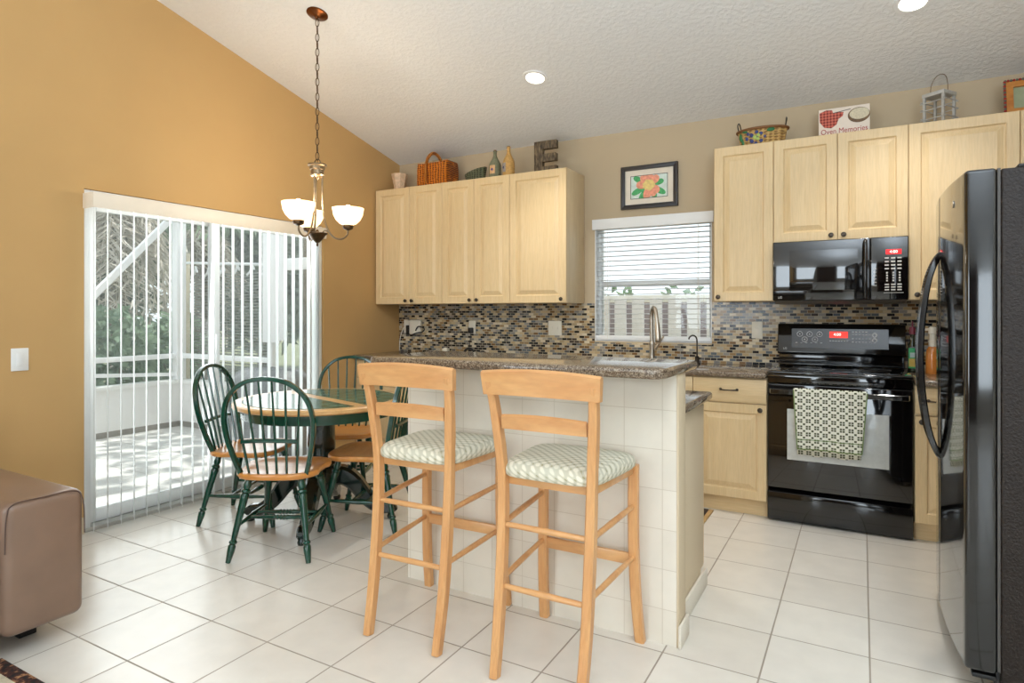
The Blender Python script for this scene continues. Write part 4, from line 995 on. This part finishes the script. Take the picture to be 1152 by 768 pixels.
def deco_bottle(x, h, w_, mat, label, patch, cap, pdx, print_):
    r = thing('decorative_bottle', label, 'bottle', (x, 4.5, ZT), 0, 'decorated bottles')
    B().lathe([(w_*.92, ZT), (w_, ZT+.01), (w_, ZT+h*.48), (w_*.9, ZT+h*.56), (w_*.5, ZT+h*.70), (w_*.3, ZT+h*.8), (w_*.27, ZT+h*.93), (w_*.36, ZT+h*.945), (w_*.34, ZT+h*.965)], (x, 4.5, 0), 20).build('bottle_body', mat, r)
    B().lathe([(w_*.22, ZT+h*.966), (w_*.24, ZT+h)], (x, 4.5, 0), 12).build('stopper', cap, r)
    b = B(); n = 8; mk = b._mark()
    a0 = RAD(-118+pdx)
    cols = []
    for i in range(n+1):
        a = a0+RAD(58)*i/n; cols.append([b.bm.verts.new(Vector((x+(w_+.0012)*math.cos(a), 4.5+(w_+.0012)*math.sin(a), z))) for z in (ZT+h*.18, ZT+h*.46)])
    for p, q in zip(cols, cols[1:]): b.bm.faces.new([p[0], q[0], q[1], p[1]])
    b._done(mk); lbl = b.build('label', patch, r)
    am = a0+RAD(29); cc = Vector((x+(w_+.0016)*math.cos(am), 4.5+(w_+.0016)*math.sin(am), ZT+h*.32)); B().lathe([(.011, 0), (.011, .0008)], cc, 14, (math.cos(am), math.sin(am), 0)).build('printed_motif', print_, lbl)
deco_bottle(-2.692, .252, .051, plain('sage_wrapped_bottle', srgb(116, 116, 90), .7, 0, .2, 60, bump=.4), 'sage green decorated bottle with flower label on the cabinets', plain('cream_flower_label', srgb(214, 168, 120), .7, 0, .2, 60), plain('dark_amber_cap', srgb(120, 62, 30), .5), 0, plain('violet_print', srgb(84, 70, 120), .7))
deco_bottle(-2.560, .268, .050, plain('raffia_wrapped_bottle', srgb(196, 152, 86), .7, 0, .2, 60, bump=.4), 'raffia tan bottle beside the sage green bottle', plain('grey_picture_label', srgb(150, 142, 138), .7, 0, .2, 60), plain('cork_cap', srgb(110, 80, 52), .6), -30, plain('blue_print', srgb(70, 74, 104), .7))
# letter E
b = B(); ex, ez, eh, ew, s_ = -2.318, ZT, .266, .198, .074
b.prism([(ex, ez), (ex+ew, ez), (ex+ew, ez+.062), (ex+s_, ez+.062), (ex+s_, ez+.10), (ex+ew-.004, ez+.10), (ex+ew-.004, ez+.162), (ex+s_, ez+.162), (ex+s_, ez+.2), (ex+ew, ez+.2), (ex+ew, ez+eh), (ex, ez+eh)], 'y', 4.49, 4.535, .003)
def rustic():
    t = NT('rustic_bark_wood'); v = t.coord((1, 1, .35)); nz = t.add('ShaderNodeTexNoise', i_Scale=60.0, i_Detail=5.0); t.link(v, nz.inputs['Vector'])
    t.set(t.ramp(nz.outputs[0], [(.3, srgb(40, 30, 22)), (.55, srgb(104, 88, 66)), (.75, srgb(150, 130, 100))]), .8); t.bump(nz.outputs[0], .5, .004); return t.m
tag(b.build('wooden_letter', rustic()), 'rustic dark wooden letter E standing on the wide wall cabinet', 'letter')
# painted oval basket
pb = thing('painted_basket', 'oval tan basket painted with blue grapes, wire handles, on the cabinet near the window', 'basket', (-.588, 4.52, ZT))
b = B(); mk = b._mark(); rings = []
for sx_, sy_, z in ((.13, .07, ZT), (.145, .085, ZT+.05), (.158, .095, ZT+.118), (.15, .088, ZT+.118), (.135, .076, ZT+.05), (.12, .06, ZT+.012)):
    rings.append([b.bm.verts.new(Vector((-.588+sx_*math.cos(2*PI*k/36), 4.52+sy_*math.sin(2*PI*k/36), z))) for k in range(36)])
for a_, c_ in zip(rings, rings[1:]):
    for k in range(36): b.bm.faces.new([a_[k], a_[(k+1) % 36], c_[(k+1) % 36], c_[k]])
b.bm.faces.new(list(reversed(rings[0]))); b.bm.faces.new(rings[-1]); b._done(mk); b.build('basket_body', wicker('tan_weave', srgb(150, 110, 60), srgb(206, 168, 104), 60), pb)
b = B(); b.tube([(-.588+.162*math.cos(2*PI*k/40), 4.52+.098*math.sin(2*PI*k/40), ZT+.118) for k in range(40)], .009, 8, closed=True); b.build('rim', plain('brown_rim', srgb(126, 82, 42), .6), pb)
b = B()
for sx_ in (-1, 1): b = B(); b.tube(smooth_path([(-.588+sx_*.145, 4.48, ZT+.118), (-.588+sx_*.155, 4.49, ZT+.165), (-.588+sx_*.15, 4.52, ZT+.188), (-.588+sx_*.145, 4.55, ZT+.165), (-.588+sx_*.14, 4.56, ZT+.118)], 5), .004, 6); b.build('wire_handle', M_DKNOB, pb)
def on_oval(x, z, out=.002):
    out += .004; x = -.60+(x+.60)*1.2; z = ZT+.06+(z-ZT-.06)*1.15
    f_ = (z-ZT)/.118; sx_ = .13+.028*f_; sy_ = .07+.025*f_; u = max(-.98, min(.98, (x+.588)/sx_)); return Vector((x, 4.52-sy_*math.sqrt(1-u*u)-out, z))
b = B()
for (dx, dz, rr_) in ((-.06, .06, .016), (-.035, .045, .018), (-.035, .075, .017), (-.01, .06, .019), (.012, .08, .015), (.012, .042, .016), (-.055, .085, .014), (.03, .062, .014), (-.01, .09, .014), (-.015, .03, .014)):
    b.ball(on_oval(-.60+dx, ZT+dz, -.006), rr_, (1, .5, 1), 10)
b.build('painted_grapes', plain('blue_grape_paint', srgb(40, 58, 120), .5, 0, .5, 120), pb)
b = B()
for (dx, dz, rr_) in ((-.02, .06, .015), (.0, .07, .012), (-.005, .05, .012)): b.ball(on_oval(-.60+dx, ZT+dz, .001), rr_, (1, .5, 1), 10)
b.build('painted_highlights', plain('pale_green_paint', srgb(186, 206, 110), .5), pb)
b = B()
for (dx, dz, ax_, az_) in ((-.095, .075, .016, .03), (-.085, .05, .012, .028), (.06, .095, .03, .014), (-.07, .10, .022, .011)): b.ball(on_oval(-.60+dx, ZT+dz, -.003), 1, (ax_, .006, az_), 10)
b.build('painted_leaves', plain('leaf_paint', srgb(26, 104, 56), .5), pb)
# oven memories sign
sg = thing('recipe_box', 'white box lettered in red beside a plaid oven mitt picture, above the microwave', 'box', (-.10, 4.52, ZT))
B().box(-.243, .045, 4.5, 4.56, ZT, ZT+.197, .002).build('box_body', plain('cream_card', srgb(228, 214, 198), .6, 0, .03, 30), sg)
yf = 4.4993
def plaid():
    t = NT('red_plaid_print'); v = t.coord(); w1 = t.add('ShaderNodeTexWave', bands_direction='X', i_Scale=17.0); w2 = t.add('ShaderNodeTexWave', bands_direction='Z', i_Scale=17.0)
    t.link(v, w1.inputs['Vector']); t.link(v, w2.inputs['Vector']); t.set(t.ramp(t.mix(.5, w1.outputs[0], w2.outputs[0]), [(.25, srgb(120, 40, 30)), (.7, srgb(206, 104, 84))]), .7); return t.m
b = B(); pts = [(-.238, .175), (-.236, .115), (-.21, .078), (-.17, .07), (-.14, .09), (-.128, .125), (-.105, .14), (-.10, .165), (-.13, .168), (-.16, .165), (-.165, .185), (-.2, .19)]
b.prism([(x, ZT+z) for x, z in pts], 'y', yf-.0008, yf); b.build('mitt_picture', plaid(), sg)
b = B(); b.prism([(-.015+.062*math.cos(a_*PI/12)+.0, ZT+.135+.048*math.sin(a_*PI/12)) for a_ in range(24)], 'y', yf-.0006, yf); pie = b.build('pie_picture', plain('brown_pie_print', srgb(110, 86, 60), .7, 0, .3, 60), sg)
b = B(); b.prism([(-.012+.055*math.cos(a_*PI/12), ZT+.143+.036*math.sin(a_*PI/12)) for a_ in range(24)], 'y', yf-.0012, yf-.0006); b.build('pie_crust', plain('cream_crust_print', srgb(206, 194, 166), .7, 0, .15, 90), pie)
b = B(); b.tube([(-.16, yf-.0008, ZT+.165), (-.06, yf-.0008, ZT+.178)], .0022, 5); b.build('spoon_picture', plain('grey_print', srgb(70, 60, 54), .6), sg)
text('lettering', 'Oven Memories', .047, plain('red_ink', srgb(170, 52, 42), .6), (-.098, yf-.0005, ZT+.048), (PI/2, 0, 0), sg, .0004, 'CENTER', .86)
# lantern
ln = thing('metal_lantern', 'open grey metal lantern with wire loop on the cabinet right of the microwave', 'lantern', (.402, 4.54, ZT))
lx, ly = .408, 4.54; hw = .054; zl = ZT; zt_ = ZT+.185
ln.rotation_euler = (0, 0, RAD(-35)); LM = Matrix.Translation((lx, ly, 0)) @ Matrix.Rotation(RAD(-35), 4, 'Z')
b = B(); b.xf = LM
for sx_ in (-1, 1):
    for sy_ in (-1, 1): b.box(sx_*hw-.007, sx_*hw+.007, sy_*hw-.007, sy_*hw+.007, zl, zt_, .001)
b.box(-hw-.01, hw+.01, -hw-.01, hw+.01, zt_, zt_+.022, .002); b.box(-hw-.008, hw+.008, -hw-.008, hw+.008, zl, zl+.01, .001)
M_ZINC = plain('weathered_zinc', srgb(190, 188, 182), .5, .3, .1, 40)
b.build('lantern_frame', M_ZINC, ln)
b = B(); b.xf = LM
for z in (.05, .105, .15):
    for sy_ in (-1, 1): b.tube([(-hw-.02, sy_*(hw+.009), zl+z), (hw+.02, sy_*(hw+.009), zl+z)], .0035, 6); b.tube([(sy_*(hw+.009), -hw-.02, zl+z+.007), (sy_*(hw+.009), hw+.02, zl+z+.007)], .0035, 6)
b.build('guard_wires', M_ZINC, ln)
b = B(); b.xf = LM; b.tube(smooth_path([(-.05, 0, zt_+.02), (-.046, 0, zt_+.08), (-.02, 0, zt_+.125), (.012, 0, zt_+.135), (.038, 0, zt_+.115), (.048, 0, zt_+.07), (.05, 0, zt_+.02)], 6), .0022, 6); b.build('wire_loop', plain('brown_wire', srgb(110, 88, 66), .4, .6), ln)
# tray
ty = thing('wooden_tray', 'orange-brown wooden tray with beaded red edge leaning at the far right on the cabinets', 'tray', (.88, 4.55, ZT))
b = B(); tx0, tx1, tz0, tz1 = .722, 1.06, ZT+.012, ZT+.215
TM = Matrix.Translation((0, 4.50, ZT)) @ Matrix.Rotation(RAD(-9), 4, 'X') @ Matrix.Translation((0, -4.50, -ZT))
b.xf = TM
def ringf(b, x0, x1, z0, z1, wd, y0, y1, inner):
    b.prism([(x0, z0), (x1, z0), (x1-wd, z0+wd), (x0+wd, z0+wd)], 'y', y0, y1).prism([(x0, z1), (x1, z1), (x1-wd, z1-wd), (x0+wd, z1-wd)], 'y', y0, y1)
    b.prism([(x0, z0), (x0, z1), (x0+wd, z1-wd), (x0+wd, z0+wd)], 'y', y0, y1).prism([(x1, z0), (x1, z1), (x1-wd, z1-wd), (x1-wd, z0+wd)], 'y', y0, y1)
ringf(b, tx0, tx1, tz0, tz1, .036, 4.49, 4.52, 0); b.build('tray_frame', wood('orange_tray_wood', srgb(168, 98, 36), srgb(204, 138, 62), .4, (3, 6, 6)), ty)
b = B(); b.xf = TM; b.box(tx0+.034, tx1-.034, 4.505, 4.512, tz0+.034, tz1-.034); b.build('tray_bottom', plain('sage_painted_panel', srgb(150, 156, 122), .5, 0, .1, 20), ty)
b = B(); b.xf = TM; n = 0
per = [(tx0-.003, tz0+.0125*i) for i in range(17)]+[(tx0+.0135*i, tz1+.003) for i in range(26)]+[(tx0+.0135*i, tz0-.003) for i in range(26)]+[(tx1+.003, tz0+.0125*i) for i in range(17)]
bb2 = B(); bb2.xf = TM
for i, (x, z) in enumerate(per): (b if i % 2 == 0 else bb2).ball((x, 4.489, z), .0075, (1, 1, 1), 8)
b.build('red_beading', plain('red_bead', srgb(156, 34, 28), .5), ty); bb2.build('dark_beading', plain('grey_bead', srgb(96, 96, 84), .5), ty)

# ------------------------------------------------------------------ sofa, rug, mat
so = thing('sofa', 'brown leather sofa whose arm shows at the left edge by the patio door', 'sofa', (-3.2, .3, 0))
def arm(ya, yb, nm):
    b = B(); b.box(-3.72, -2.682, ya, yb+.015, .085, .578, .036, 5); o = b.build(nm, M_LEATHER, so)
    b = B(); q = [(-2.683, ya+.004, .40), (-2.6845, ya+.009, .53), (-2.694, ya+.036, .5715), (-2.694, (ya+yb)/2, .5735), (-2.694, yb-.021, .5715), (-2.6845, yb+.006, .53), (-2.683, yb+.011, .40)]
    b.tube(smooth_path(q, 5), .0022, 6); b.build('seam_piping', plain('dark_seam', srgb(84, 62, 52), .5), o); return o
arm(1.052, 1.308, 'armrest'); arm(-.95, -.70, 'armrest')
b = B(); b.box(-3.70, -2.715, -.698, 1.05, .085, .27, .02, 3); b.build('seat_base', M_LEATHER, so)
for ya, yb in ((-.696, .174), (.178, 1.048)):
    b = B(); b.box(-3.42, -2.705, ya, yb, .272, .45, .045, 4); b.build('seat_cushion', M_LEATHER, so)
    b = B(); b.box(-3.62, -3.40, ya, yb, .452, .84, .06, 4); b.build('back_cushion', M_LEATHER, so)
b = B(); b.box(-3.80, -3.625, -.95, 1.308, .085, .80, .03, 4); b.build('backrest', M_LEATHER, so)
for x in (-2.885, -3.72):
    for y in (1.20, -.85):
        b = B(); b.box(x-.03, x+.03, y-.03, y+.03, .0005, .086, .004); b.build('foot', M_BLACKMATTE, so)
def rug_mat():
    t = NT('patterned_rug_border'); nz = t.add('ShaderNodeTexNoise', i_Scale=46.0, i_Detail=3.0); t.link(t.coord(), nz.inputs['Vector'])
    t.set(t.ramp(nz.outputs[0], [(.4, srgb(22, 18, 18)), (.55, srgb(74, 34, 24)), (.68, srgb(190, 140, 96))]), .9); t.bump(nz.outputs[0], .5, .004); return t.m
rgx0, rgx1, rgy0, rgy1 = -2.735, -.9, -1.9, 1.068
ru = thing('area_rug', 'rug with dark patterned border and cream field in the bottom left corner', 'rug', (-1.8, -.4, 0))
b = B(); wd = .05; h = .012
b.box(rgx0, rgx1, rgy1-wd, rgy1, .0005, h, .003).box(rgx0, rgx1, rgy0, rgy0+wd, .0005, h, .003).box(rgx0, rgx0+wd, rgy0+wd, rgy1-wd, .0005, h, .003).box(rgx1-wd, rgx1, rgy0+wd, rgy1-wd, .0005, h, .003)
b.build('dark_border', rug_mat(), ru)
i_ = wd+.03
b = B(); b.box(rgx0+wd, rgx1-wd, rgy0+wd, rgy1-wd, .0005, h-.001); b.build('tan_band', plain('tan_rug_band', srgb(196, 184, 158), .9, 0, .1, 60, bump=.4), ru)
b = B(); b.box(rgx0+i_, rgx1-i_, rgy0+i_, rgy1-i_, .0108, h+.001); b.build('cream_field', plain('cream_rug_pile', srgb(222, 222, 220), .95, 0, .06, 80, bump=.5), ru)
b = B()
for k in range(3): b.tube([(rgx0-.002, rgy1-.01-.03*k, .006), (rgx0-.04, rgy1+.004-.03*k, .004)], .003, 5)
b.build('tassels', rug_mat(), ru)
fm = thing('floor_mat', 'dark brown kitchen mat on the tiles between the island and the sink', 'mat', (-1.4, 3.8, 0))
B().box(-2.1, -.855, 3.54, 4.105, .0005, .009, .003).build('mat_field', plain('dark_brown_weave', srgb(66, 52, 42), .9, 0, .2, 80, bump=.4), fm)
b = B(); b.box(-.853, -.825, 3.54, 4.105, .0005, .0095, .003).box(-2.13, -2.102, 3.54, 4.105, .0005, .0095, .003); b.build('binding', plain('tan_binding', srgb(186, 152, 100), .9), fm)

# bookcase behind the camera, mirrored in the microwave door
bc = thing('bookcase', 'dark brown bookcase against the rear wall of the living room', 'bookcase', (-.25, -3.82, 0))
M_WALNUT = wood('dark_walnut', srgb(84, 58, 40), srgb(118, 84, 58), .4)
b = B(); b.box(-1.2, -1.1, -3.99, -3.62, .0005, 2.75, .004).box(.6, .7, -3.99, -3.62, .0005, 2.75, .004).box(-.30, -.22, -3.99, -3.62, .0005, 2.75, .004).box(-1.25, .75, -3.99, -3.60, 2.75, 2.85, .004).box(-1.1, .6, -3.995, -3.98, .0005, 2.75)
b.build('carcass', M_WALNUT, bc)
for z in (.1, .5, .9, 1.3, 1.68, 2.05, 2.4):
    B().box(-1.1, -.30, -3.98, -3.64, z, z+.03, .002).build('shelf', M_WALNUT, bc); B().box(-.22, .6, -3.98, -3.64, z, z+.03, .002).build('shelf', M_WALNUT, bc)

# ------------------------------------------------------------------ outdoors: patio, screen enclosure, plants
GZ = -.06
b = B(); b.box(-7.2, XL-.14, -3, 4.7, GZ-.1, GZ)
o = st('trim_patio', b, tile_mat('pale_patio_paving', .6, .006, (0, 0), 'xy', srgb(208, 206, 202), srgb(202, 200, 196), srgb(172, 168, 162), .7)); o['label'] = 'pale patio paving outside the sliding door'
b = B(); b.box(-60, -7.2, -40, 60, GZ-.12, GZ-.02); b.box(-7.2, 40, 4.9, 60, GZ-.12, GZ-.02)
o = st('ground', b, plain('mulch_and_grass', srgb(120, 124, 96), .95, 0, .3, 3))
KX, KY = -7.0, 4.47
kw = thing('knee_wall', 'low white knee wall of the screened patio', 'wall', (KX, 2, GZ))
b = B(); b.box(KX-.1, KX, -2.9, KY, GZ+.0005, .44).box(KX-.1, XL-.16, KY, KY+.1, GZ+.0005, .44); b.build('wall_panels', plain('white_stucco', srgb(236, 236, 236), .8, 0, .02, 30), kw)
b = B(); b.box(KX-.12, KX+.025, -2.9, KY-.025, .44, .485, .004).box(KX-.12, XL-.16, KY-.025, KY+.12, .44, .485, .004); b.build('cap_rail', M_WHITE, kw)
b = B(); b.box(KX, KX+.008, -2.9, KY-.01, GZ+.0005, GZ+.06).box(KX+.01, XL-.16, KY-.008, KY, GZ+.0005, GZ+.06); b.build('grey_base_strip', plain('grey_base', srgb(150, 146, 140), .8), kw)
se = thing('screen_enclosure', 'white aluminium frame of the patio screen enclosure with diagonal brace', 'screen', (KX, 2, .486))
M_ALU = plain('white_aluminium', srgb(244, 245, 247), .4, 0, .01, 10)
for x, y, s_ in ((KX-.045, KY+.02, .055), (KX-.045, 2.0, .04), (KX-.045, -.5, .04), (-5.45, KY+.045, .04)):
    B().box(x-s_, x+s_, y-s_, y+s_, .4855, 2.9, .004).build('post', M_ALU, se)
B().box(KX-.075, KX-.015, -2.9, KY-.035, .735, .79, .004).build('chair_rail', M_ALU, se)
B().box(KX+.02, -5.45-.04, KY+.005, KY+.06, .735, .79, .004).build('chair_rail', M_ALU, se)
b = B(); b.tube([(KX-.045, 2.04, -.19+.0+0.5), (KX-.045, 2.04, .5)], .001, 4); b.bm.clear()
b.tube([(KX-.045, 2.05, -.16+.0), (KX-.045, 2.05, .0)], .001, 4); b.bm.clear()
y_a, z_a, y_b, z_b = 2.06, 1.36-1.0867*(3.46-2.06)*1.0, KY-.035, 2.44
m_ = (2.40-1.376)/(4.42-3.483); y_a = 2.75; z_a = 1.376-m_*(3.483-y_a)
b.tube([(KX-.045, y_a, z_a), (KX-.045, KY-.03, 1.376+m_*(KY-.03-3.483))], 1, flat=(.05, .075), up=(1, 0, 0)); b.build('diagonal_brace', M_ALU, se)
b = B(); b.tube([(KX-.045, 2.05, .70), (KX-.045, KY-.03, .545)], 1, flat=(.03, .04), up=(1, 0, 0)); b.build('lower_brace', M_ALU, se)
b = B(); b.quad((KX-.105, -2.9, .486), (KX-.105, KY+.1, .486), (KX-.105, KY+.1, 2.9), (KX-.105, -2.9, 2.9)); b.quad((KX-.105, KY+.1, .486), (XL-.16, KY+.1, .486), (XL-.16, KY+.1, 2.9), (KX-.105, KY+.1, 2.9)); b.build('screen_mesh', M_SCREEN, se)
# white hinged door panel standing on the side of the enclosure
dp_ = thing('patio_door_panel', 'white framed glass panel hanging at the right side of the patio', 'panel', (-5.1, KY-.06, .96))
b = B(); b.box(-5.46, -5.22, KY-.08, KY-.04, .96, 2.6, .006).box(-5.2, -5.12, KY-.085, KY-.045, .98, 2.6, .006).box(-5.12, -4.4, KY-.085, KY-.045, 1.70, 1.82, .006); b.build('panel_frame', M_ALU, dp_)
# bamboo roll shade behind the screen
rs = thing('bamboo_shade', 'grey slatted roll shade hanging on a white rod outside the patio', 'shade', (-6.5, KY+.3, 1.75))
b = B(); sy = KY+.3
for i in range(38): b.box(-7.22, -5.85, sy-.003, sy+.003, .42+i*.035, .42+i*.035+.017)
b.build('shade_slats', plain('grey_bamboo', srgb(128, 130, 122), .8, 0, .2, 20), rs)
b = B(); b.tube([(-7.32, sy-.02, 1.885), (-5.6, sy-.02, 1.80)], .016, 8); b.build('rod', M_ALU, rs)
for i in range(6):
    x = -7.1+i*.26; b = B(); b.tube([(x-.10, sy-.025, 1.70), (x-.03, sy-.03, 1.75), (x, sy-.03, 1.83), (x+.03, sy-.03, 1.76)], .013, 6); b.build('rod_hook', M_ALU, rs)
B().box(-7.43, -7.33, sy-.05, sy+.05, GZ-.02, 2.01, .006).build('beige_post', plain('beige_post_paint', srgb(198, 186, 162), .7), rs)
# covered grill
cgx = -4.95
gr = B(); mk = gr._mark(); rings = []
for hx, hy, z in ((.42, .24, GZ+.0008), (.42, .24, .30), (.44, .26, .50), (.40, .24, .64), (.30, .16, .72), (.05, .03, .74)):
    ring = []
    for k in range(32):
        a = 2*PI*k/32; c_, s_ = math.cos(a), math.sin(a); ring.append(gr.bm.verts.new(Vector((cgx+hx*math.copysign(abs(c_)**.5, c_), 4.08+hy*math.copysign(abs(s_)**.5, s_), z+.01*math.sin(k*2.3)*(z > .3)))))
    rings.append(ring)
for a_, c_ in zip(rings, rings[1:]):
    for k in range(32): gr.bm.faces.new([a_[k], a_[(k+1) % 32], c_[(k+1) % 32], c_[k]])
gr.bm.faces.new(list(reversed(rings[0]))); gr.bm.faces.new(rings[-1]); gr._done(mk)
tag(gr.build('covered_grill', plain('grey_vinyl_cover', srgb(122, 124, 126), .6, 0, .1, 8)), 'grey covered grill standing on the patio beyond the right half of the sliding door', 'grill')

# plants
def leaf_mat(name, c1, c2):
    t = NT(name); oi = t.add('ShaderNodeTexNoise', i_Scale=6.0, i_Detail=2.0); t.link(t.coord(), oi.inputs['Vector']); col = t.ramp(oi.outputs[0], [(.3, c1), (.7, c2)])
    t.set(col, .5); tl = t.add('ShaderNodeBsdfTranslucent'); t.link(col, tl.inputs[0]); mx = t.add('ShaderNodeMixShader'); mx.inputs[0].default_value = .35
    t.link(t.bsdf.outputs[0], mx.inputs[1]); t.link(tl.outputs[0], mx.inputs[2]); t.link(mx.outputs[0], t.out.inputs[0]); return t.m
M_LEAF = leaf_mat('shrub_leaf', srgb(92, 118, 92), srgb(162, 184, 154)); M_DRY = leaf_mat('dry_palm_leaf', srgb(186, 176, 164), srgb(236, 228, 218)); M_PALM = leaf_mat('palm_leaf', srgb(104, 130, 102), srgb(172, 192, 164)); M_TREE = leaf_mat('tree_leaf', srgb(96, 110, 94), srgb(164, 174, 156))
M_BARK = plain('grey_bark', srgb(128, 116, 104), .9, 0, .25, 14, bump=.6)
def frond(b, base, az, length, rise, droop, leaf, width, rnd, n=22):
    dv_ = Vector((math.cos(az), math.sin(az), 0)); pts = []
    for i in range(n+1):
        t_ = i/n; pts.append(Vector(base)+dv_*(length*t_*(1-.25*max(0, droop)*t_))+Vector((0, 0, rise*t_-droop*length*t_*t_)))
    b.tube(pts[::3]+[pts[-1]], .008, 4)
    sd = Vector((-dv_.y, dv_.x, 0))
    for i in range(2, n+1):
        t_ = i/n; L = leaf*(1-abs(t_-.5)*.9)
        for s in (-1, 1):
            tip = pts[i]+sd*(s*L*rnd.uniform(.5, 1.0))+dv_*(L*rnd.uniform(.2, .55))-Vector((0, 0, L*rnd.uniform(.25, .95)))
            mid = pts[i].lerp(tip, .5)+Vector((0, 0, .05*L)); wv = (tip-pts[i]).cross(Vector((rnd.uniform(-1, 1), rnd.uniform(-1, 1), 1))).normalized()*width
            mk_ = b._mark(); v0 = b.bm.verts.new(pts[i]); v1 = b.bm.verts.new(mid+wv); v2 = b.bm.verts.new(tip); v3 = b.bm.verts.new(mid-wv); b.bm.faces.new([v0, v1, v2, v3]); b._done(mk_)
def palm(x, y, h, seed, label, dry, green):
    rnd = random.Random(seed); r = thing('palm_tree', label, 'palm tree', (x, y, GZ-.02), 0, 'palms beyond the patio screen')
    B().lathe([(.16, GZ-.02), (.13, .3), (.12, h*.6), (.14, h)], (x, y, 0), 12).build('trunk', M_BARK, r)
    b = B()
    for k in range(dry): frond(b, (x, y, h-.1), 2*PI*k/dry+rnd.uniform(-.2, .2), rnd.uniform(.6, 1.3), rnd.uniform(-.6, .2), rnd.uniform(1.0, 1.9), .42, .018, rnd)
    b.build('dry_fronds', M_DRY, r)
    b = B()
    for k in range(green): frond(b, (x, y, h), 2*PI*k/green+rnd.uniform(-.2, .2), rnd.uniform(1.3, 2.0), rnd.uniform(.5, 1.4), rnd.uniform(.35, .7), .5, .02, rnd)
    b.build('green_fronds', M_PALM, r)
palm(-9.3, 5.0, 3.15, 3, 'palm with a shaggy skirt of dry fronds behind the diagonal brace', 46, 8)
palm(-11.2, 7.6, 3.0, 5, 'palm of dry and green fronds far behind the beige post', 20, 14)
def bush(name, x, y, z0, rx, ry, rz, n, size, seed, label, mat, cat='shrub', group=None, trunk=0):
    rnd = random.Random(seed); r = thing(name, label, cat, (x, y, GZ-.02), 0, group)
    b = B()
    for i in range(n):
        while True:
            p = Vector((rnd.uniform(-1, 1), rnd.uniform(-1, 1), rnd.uniform(-1, 1)))
            if .25 < p.length < 1: break
        c_ = Vector((x+p.x*rx, y+p.y*ry, z0+rz+p.z*rz)); d_ = Vector((rnd.uniform(-1, 1), rnd.uniform(-1, 1), rnd.uniform(-.7, .9))).normalized()*size*rnd.uniform(.6, 1.3); w_ = d_.cross(Vector((rnd.uniform(-1, 1), rnd.uniform(-1, 1), rnd.uniform(-1, 1)))).normalized()*size*.28
        mk_ = b._mark(); b.bm.faces.new([b.bm.verts.new(c_), b.bm.verts.new(c_+d_*.5+w_), b.bm.verts.new(c_+d_), b.bm.verts.new(c_+d_*.5-w_)]); b._done(mk_)
    b.build('foliage', mat, r)
    b = B()
    for k in range(4 if not trunk else 1):
        a = k*1.7+seed; e = Vector((x+rx*.4*math.cos(a), y+ry*.4*math.sin(a), z0+rz)) if not trunk else Vector((x, y, z0+rz)); b.tube([(x+(0 if trunk else .05*math.cos(a)), y+(0 if trunk else .05*math.sin(a)), GZ-.02), e], [.02 if not trunk else trunk, .012 if not trunk else trunk*.6], 8)
    b.build('stems' if not trunk else 'trunk', M_BARK, r); return r
bush('shrub', -7.95, 4.2, .1, .48, .45, .62, 1100, .14, 11, 'leafy green shrub behind the knee wall at the left of the sliding door', M_LEAF, group='shrubs beyond the patio screen')
bush('shrub', -8.4, 5.3, .1, .45, .42, .60, 900, .14, 12, 'leafy green shrub left of the beige post beyond the corner of the patio', M_LEAF, group='shrubs beyond the patio screen')
bush('shrub', -8.3, 3.1, .1, .5, .46, .66, 700, .15, 13, 'leafy green shrub at the far left beyond the patio screen', M_LEAF, group='shrubs beyond the patio screen')
bush('tree', -14.9, 7.4, .4, 1.2, 2.0, 2.7, 3000, .45, 21, 'broad tree far behind the palms', M_TREE, 'tree', 'trees far behind the patio', .12)
bush('tree', -12.3, 9.9, .4, 1.25, 1.7, 2.6, 3000, .45, 22, 'dense tree far behind the slatted roll shade', M_TREE, 'tree', 'trees far behind the patio', .12)
bush('tree', -8.9, 9.2, .2, 1.4, 1.6, 2.5, 2600, .42, 23, 'tree behind the right half of the sliding door', M_TREE, 'tree', 'trees far behind the patio', .12)
bush('shade_tree', -5.8, 5.4, 4.2, 1.9, 2.8, 1.2, 620, .36, 24, 'tall tree beside the patio whose crown dapples the paving', M_TREE, 'tree', None, .14)
# fence and hedge outside the kitchen window
gf = thing('garden_fence', 'pale picket fence with gaps outside the kitchen window', 'fence', (-2.2, 6.6, GZ-.02))
b = B(); fx0 = -5.2
k = 0
while fx0+k*.2 < .2:
    x = fx0+k*.2; b.box(x, x+.135, 6.6, 6.62, GZ-.02, 1.42, .004); k += 1
b.build('pickets', plain('white_fence_board', srgb(226, 224, 226), .7), gf)
B().box(-5.2, .2, 6.622, 6.66, 1.38, 1.46, .003).box(-5.2, .2, 6.622, 6.66, .3, .4, .003).build('fence_rails', M_WHITE, gf)
B().box(-5.2, .2, 6.9, 6.93, GZ-.02, 1.40).build('backing_boards', plain('weathered_fence', srgb(150, 140, 140), .8), gf)
for k, (x, s_) in enumerate(((-3.55, 31), (-2.7, 32), (-1.85, 33))):
    bush('hedge_plant', x, 7.5, .3, .31, .3, .66, 300, .13, s_, ('leafy plant above the fence, left third of the kitchen window', 'leafy plant above the fence, middle of the kitchen window', 'leafy plant above the fence, right third of the kitchen window')[k], M_LEAF, 'plant', 'plants above the fence')
